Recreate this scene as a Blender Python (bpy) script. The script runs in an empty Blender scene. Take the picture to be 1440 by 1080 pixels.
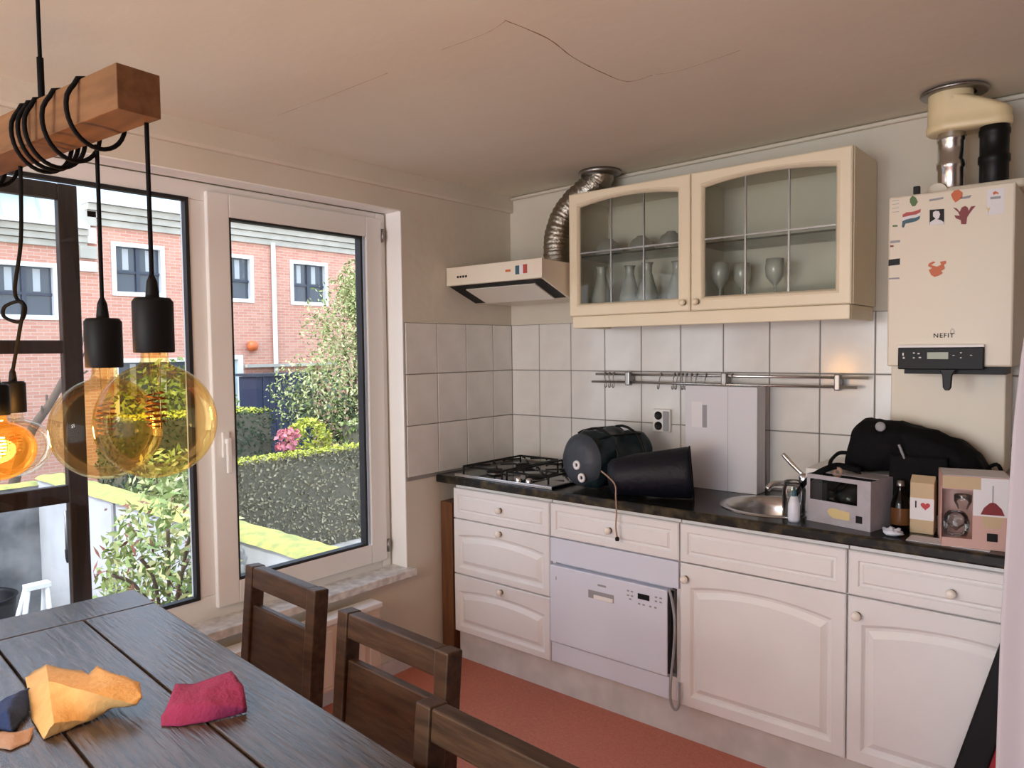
import bpy, bmesh, math, random
from mathutils import Vector, Matrix, noise
random.seed(7)
D = bpy.data; SC = bpy.context.scene; COL = SC.collection
PI = math.pi

# ------------------------------------------------------------------ camera, world, sun, exposure
CAM = Vector((2.591, -3.0839, 1.507)); FPX = 1025.7; YAW, PITCH, ROLL = 0.6989, 0.0467, -0.0111
FW = Vector((-math.sin(YAW)*math.cos(PITCH), math.cos(YAW)*math.cos(PITCH), -math.sin(PITCH)))
_r = Vector((math.cos(YAW), math.sin(YAW), 0)); _u = _r.cross(FW)
RT = _r*math.cos(ROLL)+_u*math.sin(ROLL); UP = -_r*math.sin(ROLL)+_u*math.cos(ROLL)
cd = D.cameras.new('camera'); cd.sensor_width = 36; cd.lens = FPX/1440*36; cd.clip_start = .02; cd.clip_end = 200
cam = D.objects.new('camera', cd); COL.objects.link(cam)
cam.matrix_world = Matrix((( RT.x, UP.x, -FW.x, CAM.x), (RT.y, UP.y, -FW.y, CAM.y), (RT.z, UP.z, -FW.z, CAM.z), (0, 0, 0, 1)))
SC.camera = cam

W = D.worlds.new('world'); SC.world = W; W.use_nodes = True
nt = W.node_tree; bg = nt.nodes['Background']
sky = nt.nodes.new('ShaderNodeTexSky'); sky.sky_type = 'PREETHAM'; sky.turbidity = 4
sky.sun_direction = Vector((.05, -.62, .78)).normalized()
mixw = nt.nodes.new('ShaderNodeMixRGB'); mixw.inputs[0].default_value = .55; mixw.inputs[2].default_value = (.80, .88, 1, 1)
nt.links.new(sky.outputs[0], mixw.inputs[1]); nt.links.new(mixw.outputs[0], bg.inputs[0]); bg.inputs[1].default_value = 3.2
sl = D.lights.new('sun', 'SUN'); sl.energy = 2.6; sl.angle = .02; sl.color = (1, .95, .85)
so = D.objects.new('sun', sl); COL.objects.link(so); so.rotation_euler = Vector((.05, -.62, .78)).to_track_quat('Z', 'Y').to_euler()
def area(name, loc, target, sx, sy, power, color):
    l = D.lights.new(name, 'AREA'); l.shape = 'RECTANGLE'; l.size = sx; l.size_y = sy; l.energy = power; l.color = color
    o = D.objects.new(name, l); COL.objects.link(o); o.location = loc
    o.rotation_euler = (Vector(target)-Vector(loc)).to_track_quat('-Z', 'Y').to_euler(); return o
# added fill behind the camera: a cool area light and a warm point light
area('rear_fill_area', (1.5, -6.05, 1.2), (1.2, 0, 1.1), 2.4, 2.0, 47, (.80, .91, 1))
fill_l = D.lights.new('rear_fill_point', 'POINT'); fill_l.energy = 34; fill_l.color = (1, .95, .82); fill_l.shadow_soft_size = .16
fill_o = D.objects.new('rear_fill_point', fill_l); COL.objects.link(fill_o); fill_o.location = (1.25, -4.7, 1.75)
SC.view_settings.view_transform = 'Standard'; SC.view_settings.look = 'None'; SC.view_settings.gamma = 1
SC.view_settings.use_curve_mapping = False; SC.view_settings.exposure = 0.45
cy = SC.cycles; cy.use_denoising = True; cy.max_bounces = 10; cy.transparent_max_bounces = 24; cy.diffuse_bounces = 6
cy.caustics_reflective = False; cy.caustics_refractive = False; cy.sample_clamp_indirect = 4

# ------------------------------------------------------------------ pixel helpers
def ray(px, py): return FW + RT*((px-720)/FPX) - UP*((py-540)/FPX)
def at(px, py, axis, val):
    d = ray(px, py); i = 'xyz'.index(axis); return CAM + d*((val-CAM[i])/d[i])
def atd(px, py, depth): return CAM + ray(px, py)*depth

# ------------------------------------------------------------------ materials
MATS = {}
def mat(name, col, rough=.5, metal=0, col2=None, scale=10, detail=4, bump=0, bscale=None, stretch=None, spec=.5, coat=0, emit=None, estr=0, lo=.35, hi=.65):
    m = D.materials.new(name); m.use_nodes = True; t = m.node_tree; b = t.nodes['Principled BSDF']
    b.inputs['Base Color'].default_value = (*col, 1); b.inputs['Roughness'].default_value = rough; b.inputs['Metallic'].default_value = metal
    b.inputs['Specular IOR Level'].default_value = spec; b.inputs['Coat Weight'].default_value = coat
    if emit: b.inputs['Emission Color'].default_value = (*emit, 1); b.inputs['Emission Strength'].default_value = estr
    if col2 or bump:
        tc = t.nodes.new('ShaderNodeTexCoord'); mp = t.nodes.new('ShaderNodeMapping'); t.links.new(tc.outputs['Object'], mp.inputs[0])
        if stretch: mp.inputs['Scale'].default_value = stretch
    if col2:
        n = t.nodes.new('ShaderNodeTexNoise'); n.inputs['Scale'].default_value = scale; n.inputs['Detail'].default_value = detail
        r = t.nodes.new('ShaderNodeValToRGB'); r.color_ramp.elements[0].position = lo; r.color_ramp.elements[1].position = hi
        r.color_ramp.elements[0].color = (*col, 1); r.color_ramp.elements[1].color = (*col2, 1)
        t.links.new(mp.outputs[0], n.inputs[0]); t.links.new(n.outputs[0], r.inputs[0]); t.links.new(r.outputs[0], b.inputs['Base Color'])
    if bump:
        n2 = t.nodes.new('ShaderNodeTexNoise'); n2.inputs['Scale'].default_value = bscale or scale; n2.inputs['Detail'].default_value = 5
        bp = t.nodes.new('ShaderNodeBump'); bp.inputs['Strength'].default_value = bump; bp.inputs['Distance'].default_value = .01
        t.links.new(mp.outputs[0], n2.inputs[0]); t.links.new(n2.outputs[0], bp.inputs['Height']); t.links.new(bp.outputs[0], b.inputs['Normal'])
    MATS[name] = m; return m
def glass(name, tint=(1, 1, 1), refl=1.0, rough=0.0, ior=1.45):
    m = D.materials.new(name); m.use_nodes = True; t = m.node_tree; t.nodes.remove(t.nodes['Principled BSDF'])
    tr = t.nodes.new('ShaderNodeBsdfTransparent'); tr.inputs[0].default_value = (*tint, 1)
    gl = t.nodes.new('ShaderNodeBsdfGlossy'); gl.inputs['Roughness'].default_value = rough
    fr = t.nodes.new('ShaderNodeFresnel'); fr.inputs[0].default_value = ior
    mu = t.nodes.new('ShaderNodeMath'); mu.operation = 'MULTIPLY'; mu.inputs[1].default_value = refl
    mx = t.nodes.new('ShaderNodeMixShader'); out = t.nodes['Material Output']
    t.links.new(fr.outputs[0], mu.inputs[0]); t.links.new(mu.outputs[0], mx.inputs[0]); t.links.new(tr.outputs[0], mx.inputs[1])
    t.links.new(gl.outputs[0], mx.inputs[2]); t.links.new(mx.outputs[0], out.inputs[0]); MATS[name] = m; return m
mat('plaster', (.66, .62, .53), .85, col2=(.61, .57, .48), scale=2.2, bump=.25, bscale=14)
mat('ceiling_paint', (.74, .71, .60), .9, col2=(.70, .66, .56), scale=1.3, bump=.35, bscale=7)
mat('reveal_lit', (.90, .90, .88), .5)
mat('floor', (.48, .15, .095), .55, col2=(.56, .19, .12), scale=120, bump=.1)
mat('upvc', (.78, .78, .76), .35)
mat('gasket', (.01, .01, .012), .6)
mat('marble', (.74, .73, .71), .3, col2=(.46, .45, .44), scale=26, detail=8)
mat('tile', (.76, .75, .72), .16, col2=(.66, .65, .62), scale=5, detail=6, bump=.05, bscale=4)
mat('grout', (.24, .23, .22), .9)
mat('cab_white', (.80, .80, .80), .36, col2=(.77, .77, .77), scale=6)
mat('cab_warm_lit', (.80, .72, .54), .38, col2=(.77, .69, .51), scale=6)  # warm lamp light on the wall cabinet, put into its colour
mat('cab_inside', (.72, .69, .60), .6)
mat('cool_white', (.68, .72, .82), .3)  # white with bluish daylight put in, for the dishwasher front and panels
mat('knob', (.82, .78, .70), .2)
mat('brass', (.28, .22, .14), .4, 1)
mat('granite', (.008, .008, .009), .25, spec=.3, col2=(.05, .047, .04), scale=130, detail=3, lo=.5, hi=.75)
mat('granite_edge', (.008, .008, .007), .35, spec=.3, col2=(.10, .075, .035), scale=22, detail=6, lo=.45, hi=.75)  # brown-yellow patches: wear and reflections, both painted as noise
mat('plinth', (.62, .60, .58), .5, col2=(.52, .50, .48), scale=9)
mat('wood_panel', (.16, .065, .022), .5, col2=(.11, .04, .014), scale=9, stretch=(6, 6, .6))
mat('steel', (.62, .61, .60), .22, 1)
mat('steel_dark', (.30, .29, .28), .35, 1)
mat('chrome', (.8, .8, .8), .08, 1)
mat('iron', (.006, .006, .006), .55, spec=.3)
mat('black_glass', (.01, .014, .016), .08)
mat('hood', (.74, .68, .56), .35)
mat('hood_filter_lit', (.86, .82, .74), .28, .3)  # colour lightened to paint in light reflected from the worktop
mat('duct', (.34, .31, .26), .32, 1, bump=.5, bscale=60)
mat('boiler', (.71, .64, .51), .4)
mat('flue_cream', (.78, .66, .40), .4)
mat('rubber', (.004, .004, .004), .45, spec=.25)
mat('black', (.005, .005, .006), .5, spec=.25)
mat('soft_black', (.004, .004, .005), .8, bump=.3, bscale=60, spec=.15)
mat('navy', (.004, .005, .011), .55, spec=.3, bump=.35, bscale=45)
mat('teal_nylon', (.007, .017, .022), .45, spec=.35, bump=.5, bscale=28)
mat('grey_nylon', (.045, .055, .07), .5, spec=.3, bump=.4, bscale=30)
mat('white', (.78, .77, .75), .5)
mat('carton_white', (.66, .66, .70), .6)
mat('carton_grey', (.42, .40, .44), .5, col2=(.36, .34, .36), scale=20)
mat('carton_pink', (.60, .38, .33), .5)
mat('kraft', (.55, .42, .26), .7)
mat('grey_print', (.30, .30, .32), .6)
mat('paper', (.75, .74, .76), .7)
mat('red', (.45, .02, .03), .5)
mat('dark_red', (.20, .015, .02), .5)
mat('orange', (.55, .12, .03), .5)
mat('flag_red', (.42, .06, .05), .5); mat('flag_blue', (.03, .10, .13), .5); mat('green', (.08, .16, .04), .5)
mat('lcd', (.20, .21, .10), .3)
mat('beige_print', (.62, .50, .24), .5)
mat('amber_liquid', (.12, .05, .015), .2)
mat('table_wood', (.030, .023, .018), .27, col2=(.085, .062, .048), scale=5, detail=8, stretch=(1.2, 14, 6), bump=.25, bscale=9, lo=.3, hi=.75)
mat('chair_wood', (.030, .014, .007), .45, spec=.3, col2=(.066, .034, .017), scale=6, detail=6, stretch=(1.5, 9, 9), bump=.12, bscale=12)
mat('beam_wood', (.20, .098, .042), .6, spec=.2, col2=(.13, .062, .026), scale=5, detail=6, stretch=(1.2, 10, 10))
mat('cord', (.004, .004, .004), .8, spec=.15)
mat('bakelite', (.003, .003, .003), .55, spec=.2)
mat('filament_off', (.35, .13, .03), .3, 1)
mat('filament_on', (1, .5, .1), .5, emit=(1, .36, .06), estr=140)
mat('yellow_cloth', (.60, .38, .15), .85, col2=(.54, .33, .12), scale=30, bump=.3, bscale=90)
mat('magenta_cloth', (.24, .02, .085), .9, bump=.4, bscale=120)
mat('blue_cloth', (.012, .032, .11), .9, bump=.4, bscale=120)
mat('beige_cloth', (.34, .23, .17), .9, bump=.3, bscale=100)
mat('curtain', (.52, .50, .54), .85)
mat('radiator', (.66, .54, .44), .4)
mat('crack', (.34, .25, .18), .9)
glass('pane', (.97, .98, .98), .55); glass('amber_glass', (1, .87, .56), .45, ior=1.3); glass('clear_glass', (.95, .96, .96), .9); glass('cab_pane', (.90, .92, .90), .55)
glass('amber_clear', (.98, .93, .82), .5, ior=1.3)
glint_glass = glass('glint_glass', (.90, .92, .90), 2.2, .06, 1.5)
_t = glint_glass.node_tree; _d = _t.nodes.new('ShaderNodeBsdfDiffuse'); _d.inputs[0].default_value = (.85, .86, .84, 1); _a = _t.nodes.new('ShaderNodeMixShader'); _a.inputs[0].default_value = .34  # white diffuse mixed in to paint bright glints on the glassware
_o = _t.nodes['Material Output']; _src = _o.inputs[0].links[0].from_socket; _t.links.new(_src, _a.inputs[1]); _t.links.new(_d.outputs[0], _a.inputs[2]); _t.links.new(_a.outputs[0], _o.inputs[0])
lit = glass('amber_lit', (1, .72, .30), .4, 0, 1.3)
_t = lit.node_tree; _d = _t.nodes.new('ShaderNodeEmission'); _d.inputs[0].default_value = (1, .30, .03, 1); _d.inputs[1].default_value = .16; _a = _t.nodes.new('ShaderNodeAddShader')
_o = _t.nodes['Material Output']; _src = _o.inputs[0].links[0].from_socket; _t.links.new(_src, _a.inputs[0]); _t.links.new(_d.outputs[0], _a.inputs[1]); _t.links.new(_a.outputs[0], _o.inputs[0])
glass('brown_glass', (.20, .09, .04), 1.0)
# outside
mat('render_white', (.44, .44, .45), .9, col2=(.34, .34, .34), scale=1.6, detail=8)
mat('render_grey', (.30, .29, .28), .9, col2=(.10, .10, .10), scale=2.2, detail=10)
mat('moss', (.40, .35, .08), .95, col2=(.22, .23, .07), scale=9, bump=.8, bscale=40)
mat('paving', (.34, .32, .29), .9, col2=(.24, .22, .20), scale=3)
mat('brown_wood', (.018, .009, .005), .45, spec=.25, col2=(.034, .017, .009), scale=8, stretch=(8, 8, 1))
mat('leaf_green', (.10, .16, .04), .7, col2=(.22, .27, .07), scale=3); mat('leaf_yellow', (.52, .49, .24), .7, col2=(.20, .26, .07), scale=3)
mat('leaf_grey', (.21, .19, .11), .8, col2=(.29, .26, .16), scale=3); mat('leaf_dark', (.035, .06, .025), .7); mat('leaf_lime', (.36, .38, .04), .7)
mat('leaf_red', (.16, .05, .03), .7); mat('bark', (.09, .06, .04), .9)
mat('hedge_core', (.10, .092, .06), .95); mat('pink_flower', (.6, .2, .22), .7)
mat('stone', (.46, .43, .36), .9, col2=(.38, .36, .30), scale=3); mat('outwhite', (.74, .74, .72), .6)
mat('roof_blue', (.46, .56, .62), .5); mat('pane_dark', (.06, .075, .09), .12); mat('bar_dark', (.03, .04, .06), .5)
mat('net_curtain', (.42, .44, .44), .8); mat('navy_shed', (.018, .026, .06), .6); mat('door_blue', (.50, .62, .62), .5)
bm_ = mat('brick', (.5, .2, .13), .9)
t = bm_.node_tree; br = t.nodes.new('ShaderNodeTexBrick'); tc = t.nodes.new('ShaderNodeTexCoord'); sp = t.nodes.new('ShaderNodeSeparateXYZ'); cb = t.nodes.new('ShaderNodeCombineXYZ')
t.links.new(tc.outputs['Object'], sp.inputs[0]); t.links.new(sp.outputs[1], cb.inputs[0]); t.links.new(sp.outputs[2], cb.inputs[1]); t.links.new(cb.outputs[0], br.inputs[0])
br.inputs['Scale'].default_value = 1; br.inputs['Brick Width'].default_value = .22; br.inputs['Row Height'].default_value = .065; br.inputs['Mortar Size'].default_value = .006
br.inputs['Color1'].default_value = (.50, .22, .15, 1); br.inputs['Color2'].default_value = (.58, .29, .20, 1); br.inputs['Mortar'].default_value = (.56, .42, .34, 1)
t.links.new(br.outputs[0], t.nodes['Principled BSDF'].inputs['Base Color'])

# ------------------------------------------------------------------ mesh helpers
ORG = {}
class MB:
    def __init__(s): s.v = []; s.f = []; s.smooth = []
    def add(s, vs, fs, sm=False):
        o = len(s.v); s.v += [Vector(v) for v in vs]; s.f += [[i+o for i in f] for f in fs]; s.smooth += [sm]*len(fs); return s
    def box(s, x0, x1, y0, y1, z0, z1, M=None):
        vs = [Vector((x, y, z)) for z in (z0, z1) for y in (y0, y1) for x in (x0, x1)]
        if M: vs = [M @ v for v in vs]
        return s.add(vs, [(0, 2, 3, 1), (4, 5, 7, 6), (0, 1, 5, 4), (2, 6, 7, 3), (0, 4, 6, 2), (1, 3, 7, 5)])
    def tube(s, pts, r, n=8, cap=True, closed=False):
        pts = [Vector(q) for q in pts]; N = len(pts); rs = r if isinstance(r, (list, tuple)) else [r]*N
        ref = None; vs = []
        for i, q in enumerate(pts):
            a = pts[(i-1) % N] if (closed or i > 0) else q; b = pts[(i+1) % N] if (closed or i < N-1) else q
            d = (b-a); d = d.normalized() if d.length > 1e-9 else Vector((0, 0, 1))
            if ref is None: ref = Vector((0, 0, 1)) if abs(d.z) < .9 else Vector((1, 0, 0))
            x = (ref - d*ref.dot(d)).normalized(); y = d.cross(x); ref = x
            vs += [q + (x*math.cos(2*PI*k/n) + y*math.sin(2*PI*k/n))*rs[i] for k in range(n)]
        fs = [(i*n+k, i*n+(k+1) % n, ((i+1) % N)*n+(k+1) % n, ((i+1) % N)*n+k) for i in range(N if closed else N-1) for k in range(n)]
        s.add(vs, fs, True)
        if cap and not closed: s.f += [list(range(len(s.v)-N*n, len(s.v)-N*n+n))[::-1], list(range(len(s.v)-n, len(s.v)))]; s.smooth += [False]*2
        return s
    def lathe(s, prof, c=(0, 0, 0), n=32, M=None):
        c = Vector(c); vs = []
        for r, z in prof: vs += [Vector((r*math.cos(2*PI*k/n), r*math.sin(2*PI*k/n), z)) for k in range(n)]
        vs = [(M @ v if M else v)+c for v in vs]
        return s.add(vs, [(i*n+k, i*n+(k+1) % n, (i+1)*n+(k+1) % n, (i+1)*n+k) for i in range(len(prof)-1) for k in range(n)], True)
    def prism(s, poly, axis, a, b):
        def P(u, v, w): return {'x': (w, u, v), 'y': (u, w, v), 'z': (u, v, w)}[axis]
        n = len(poly); vs = [P(u, v, a) for u, v in poly]+[P(u, v, b) for u, v in poly]
        return s.add(vs, [list(range(n))[::-1], list(range(n, 2*n))]+[(i, (i+1) % n, n+(i+1) % n, n+i) for i in range(n)])
    def grid(s, fn, nu, nv, sm=True):
        vs = [fn(i/nu, j/nv) for j in range(nv+1) for i in range(nu+1)]
        return s.add(vs, [(j*(nu+1)+i, j*(nu+1)+i+1, (j+1)*(nu+1)+i+1, (j+1)*(nu+1)+i) for j in range(nv) for i in range(nu)], sm)
    def build(s, name, m, parent=None, bevel=0, solid=0, sub=0, seg=2, fix=True):
        if parent is not None: org = ORG.get(parent.name, Vector())
        else:
            lo = [min(v[i] for v in s.v) for i in range(3)]; hi = [max(v[i] for v in s.v) for i in range(3)]
            org = Vector(((lo[0]+hi[0])/2, (lo[1]+hi[1])/2, lo[2]))
        me = D.meshes.new(name); me.from_pydata([v-org for v in s.v], [], s.f); me.polygons.foreach_set('use_smooth', s.smooth); me.update()
        if fix:
            b = bmesh.new(); b.from_mesh(me); bmesh.ops.recalc_face_normals(b, faces=b.faces); b.to_mesh(me); b.free()
        me.materials.append(MATS[m]); o = D.objects.new(name, me); COL.objects.link(o)
        if parent is not None: o.parent = parent; ORG[o.name] = org
        else: o.location = org; ORG[o.name] = org
        if bevel: md = o.modifiers.new('bevel', 'BEVEL'); md.width = bevel; md.segments = seg; md.limit_method = 'ANGLE'
        if solid: md = o.modifiers.new('solid', 'SOLIDIFY'); md.thickness = solid; md.offset = 0
        if sub: md = o.modifiers.new('sub', 'SUBSURF'); md.levels = sub; md.render_levels = sub
        return o
def tag(o, label, cat, group=None):
    o['label'] = label; o['category'] = cat
    if group: o['group'] = group
    return o
def struct(o): o['kind'] = 'structure'; return o
def thing(name, label, cat, loc, group=None, rz=0, local=False):
    o = D.objects.new(name, None); COL.objects.link(o); o.location = loc; o.rotation_euler.z = rz; o.empty_display_size = .1
    ORG[o.name] = Vector() if local else Vector(loc); return tag(o, label, cat, group)
def sroot(name, loc):
    o = D.objects.new(name, None); COL.objects.link(o); o.location = loc; ORG[o.name] = Vector(loc); return struct(o)
def B(*a): return MB().box(*a)
def copyo(o, parent, loc):
    c = o.copy(); COL.objects.link(c); c.parent = parent; c.location = loc; return c
def smooth_path(pts, n=8):
    pts = [Vector(q) for q in pts]; out = []
    for i in range(len(pts)-1):
        p0 = pts[max(i-1, 0)]; p1 = pts[i]; p2 = pts[i+1]; p3 = pts[min(i+2, len(pts)-1)]
        for k in range(n):
            t = k/n; out.append(.5*((2*p1)+(p2-p0)*t+(2*p0-5*p1+4*p2-p3)*t*t+(3*p1-p0-3*p2+p3)*t**3))
    out.append(pts[-1]); return out
def text_mesh(body, size, name, m, parent, loc, M, extrude=.0004):
    cu = D.curves.new(name, 'FONT'); cu.body = body; cu.size = size; cu.extrude = extrude; cu.align_x = 'CENTER'; cu.align_y = 'CENTER'; cu.space_character = 1.18; cu.offset = size*.012
    o = D.objects.new(name+'_tmp', cu); COL.objects.link(o); dg = bpy.context.evaluated_depsgraph_get()
    me = D.meshes.new_from_object(o.evaluated_get(dg)); D.objects.remove(o)
    me.transform(Matrix.Translation(Vector(loc)-ORG[parent.name]) @ M); me.name = name
    me.materials.clear(); me.materials.append(MATS[m]); ob = D.objects.new(name, me); COL.objects.link(ob); ob.parent = parent; ORG[ob.name] = ORG[parent.name]; return ob
FRONT = Matrix.Rotation(PI/2, 4, 'X')      # text upright, facing -y

# ================================================================== ROOM SHELL
XR, YF = 4.6, -6.2
def ceil_z(x, y): return 2.335 + .032*min(max(x/2, 0), 1) + .006*noise.noise((x*.9, y*.9, 3))
struct(B(-.25, XR, YF, .2, -.08, 0).build('floor', 'floor'))
m = MB(); NX, NY = 60, 60
def cg(u, v):
    x = -.2+u*(XR+.2); y = YF+v*(.2-YF)
    e = max(0, 1-abs(y)/.12)*.02 if y < 0 else 0
    return Vector((x, y, ceil_z(x, y)-e*0))
m.grid(cg, NX, NY); o = m.build('ceiling', 'ceiling_paint', solid=.0); struct(o)
md = o.modifiers.new('solid', 'SOLIDIFY'); md.thickness = .2; md.offset = 1
ceil_o = o
# make sure normals point down then thickness goes up
if o.data.polygons[0].normal.z > 0: md.offset = 1
else: md.offset = -1
def crack(pts, r=.0022):
    q = smooth_path([Vector((x+random.uniform(-.006, .006), y+random.uniform(-.006, .006), ceil_z(x, y)-.0002)) for x, y in pts], 6)
    c = MB().tube(q, [r*random.uniform(.35, 1) for _ in q], 5).build('crack', 'crack', ceil_o)
crack([(1.347, -1.61), (1.36, -1.45), (1.34, -1.30), (1.347, -1.145), (1.367, -1.032), (1.45, -1.02)], .0018)
crack([(1.45, -1.02), (1.525, -1.0), (1.63, -1.01), (1.725, -1.02)], .0011)
crack([(1.10, -1.60), (1.254, -1.596), (1.347, -1.61)], .0010)
crack([(.284, -1.608), (.5, -1.60), (.851, -1.587)], .0010)
# kitchen wall
wall_back = struct(B(-.25, XR+.15, 0, .2, -.08, 2.6).build('wall_back', 'plaster'))
# window wall with its opening
OY0, OY1, OZ0, OZ1 = -3.6, -.79, .475, 2.16
m = MB(); m.box(-.24, 0, OY1, .2, -.08, 2.6); m.box(-.24, 0, YF, OY0, -.08, 2.6); m.box(-.24, 0, OY0, OY1, -.08, OZ0-.04); m.box(-.24, 0, OY0, OY1, OZ1, 2.6)
wall_left = struct(m.build('wall_left', 'plaster'))
struct(B(XR, XR+.15, YF, .2, -.08, 2.6).build('wall_right', 'plaster'))
m = MB(); m.box(-.25, .3, YF-.15, YF, -.08, 2.6); m.box(3.5, XR+.15, YF-.15, YF, -.08, 2.6); m.box(.3, 3.5, YF-.15, YF, 2.25, 2.6)
struct(m.build('wall_front', 'plaster'))
# reveal lining, its colour lightened to paint in the bright window light
B(-.10, .001, OY1-.004, OY1+.001, OZ0, OZ1).build('window_reveal', 'reveal_lit', wall_left)
B(-.10, .001, OY0, OY1, OZ1-.004, OZ1+.001).build('window_reveal', 'reveal_lit', wall_left)
# mouldings
struct(MB().prism([(0, 2.25), (.02, 2.25), (.024, 2.262), (.018, 2.40), (0, 2.40)][::1], 'y', YF, -.001).build('trim_1', 'plaster'))
def Kz(x): return ceil_z(x, 0)
m = MB(); pts = [Vector((x, -.012, Kz(x)-.012)) for x in [i*.15 for i in range(0, 31)]]
m.tube(pts, .009, 8); struct(m.build('trim_2', 'plaster'))
struct(B(.001, .014, YF+.01, -.62, 0, .07).build('baseboard_left', 'plinth'))

# tiles: each one its own piece, on a grout bed
TW, TH, Z0, C1, W1 = .2064, .245, 1.6416, .1974, .1635
gK = B(0.001, 2.9, -.004, .0, .89, Z0).build('grout_bed', 'grout', wall_back)
gW = B(-.0, .004, -.784, -.001, .89, Z0).build('grout_bed', 'grout', wall_left)
G = .0023; TT = .008
tmeshes = {}
def tile(parent, axis, a0, a1, z0, z1):
    w, h = round(a1-a0, 4), round(z1-z0, 4); k = (axis, w, h)
    if k not in tmeshes:
        b = B(0, w, -TT, -.001, 0, h) if axis == 'x' else B(.001, TT, -w, 0, 0, h)
        o = b.build('tile', 'tile', parent, bevel=.0018, seg=1); tmeshes[k] = o
        # build() offsets by the wall origin; reset so that location carries the placement
        for v in o.data.vertices: v.co += ORG[parent.name]
    else: o = tmeshes[k].copy(); COL.objects.link(o); o.parent = parent
    org = ORG[parent.name]; tilt = random.uniform(-.002, .002)
    o.location = (Vector((a0, 0, z0)) if axis == 'x' else Vector((0, -a0, z0))) - org
    return o
for r in range(3):
    zt, zb = Z0-r*TH-G, Z0-(r+1)*TH+G
    xs = [0.009]+[C1+k*TW for k in range(13)]
    for i in range(len(xs)-1): tile(wall_back, 'x', xs[i]+(G if i else 0), xs[i+1]-G, zb, zt)
    ys = [0.009]+[W1+k*TW for k in range(4)]
    for i in range(len(ys)-1): tile(wall_left, 'y', ys[i]+(G if i else 0), ys[i+1]-G, zb, zt)

# ------------------------------------------------------------------ window
win = sroot('window_1', (-.14, -2.0, OZ0))
XF, XB = -.098, -.165
def frame_rect(x0, x1, y0, y1, z0, z1, w, name, m, parent, bevel=.004):
    mb = MB(); mb.box(x0, x1, y0, y0+w, z0, z1); mb.box(x0, x1, y1-w, y1, z0, z1); mb.box(x0, x1, y0+w, y1-w, z0, z0+w); mb.box(x0, x1, y0+w, y1-w, z1-w, z1)
    return mb.build(name, m, parent, bevel=bevel)
mb = MB()
mb.box(XB, XF-.012, -.85, -.795, .470, 2.155); mb.box(XB, XF-.012, OY0, -.85, .470, .565); mb.box(XB, XF-.012, OY0, -.85, 2.087, 2.155)
mb.box(XB, XF-.012, -1.752, -1.66, .565, 2.087); mb.box(XB, XF-.012, OY0, OY0+.07, .565, 2.087)
mb.build('window_frame', 'upvc', win, bevel=.004)
# opening casement
sash = frame_rect(-.15, XF+.006, -1.682, -.832, .512, 2.125, .09, 'casement', 'upvc', win)
for (a, b, c, d, par) in [(-1.592, -.922, .602, 2.035, sash)]:
    frame_rect(-.135, XF+.002, -1.596, -.942, .602, 2.038, .012, 'gasket', 'gasket', sash, bevel=0)
frame_rect(-.135, XF-.008, OY0+.06, -1.746, .56, 2.092, .014, 'gasket', 'gasket', win, bevel=0)
B(-.127, -.123, -1.60, -.93, .60, 2.04).build('pane', 'pane', sash)
B(-.132, -.128, OY0+.07, -1.75, .565, 2.088).build('pane', 'pane', win)
mb = MB(); mb.box(XF+.006, XF+.018, -1.652, -1.622, 1.10, 1.20); hb = mb.build('handle', 'white', sash, bevel=.004)
MB().box(XF+.018, XF+.032, -1.646, -1.628, 1.155, 1.175).box(XF+.03, XF+.044, -1.648, -1.626, 1.04, 1.178).build('lever', 'white', hb, bevel=.005)
for z in (.58, 2.05): MB().tube([(XF+.008, -.826, z-.03), (XF+.008, -.826, z+.03)], .007, 10).build('hinge', 'steel_dark', sash)
sill = struct(B(-.10, .045, OY0, -.768, .445, .48).build('trim_3', 'marble', bevel=.004))

# radiator under the window
rad = thing('radiator', 'ribbed cream panel radiator on the wall under the window', 'radiator', (.07, -1.9, 0))
B(.045, .105, -2.7, -1.04, .10, .385).build('panel', 'radiator', rad, bevel=.012)
B(.035, .118, -2.7, -1.04, .385, .408).build('top_grille', 'white', rad, bevel=.004)
for k in range(20):
    y = -1.08-k*.083; B(.102, .112, y-.03, y+.03, .125, .36).build('rib', 'radiator', rad, bevel=.005, seg=1)
for y in (-1.1, -2.6): B(.002, .05, y-.02, y+.02, .2, .3).build('bracket', 'white', rad)
for y in (-1.1, -2.6): MB().tube([(.075, y, 0), (.075, y, .11)], .009, 8).build('pipe', 'white', rad)

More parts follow.
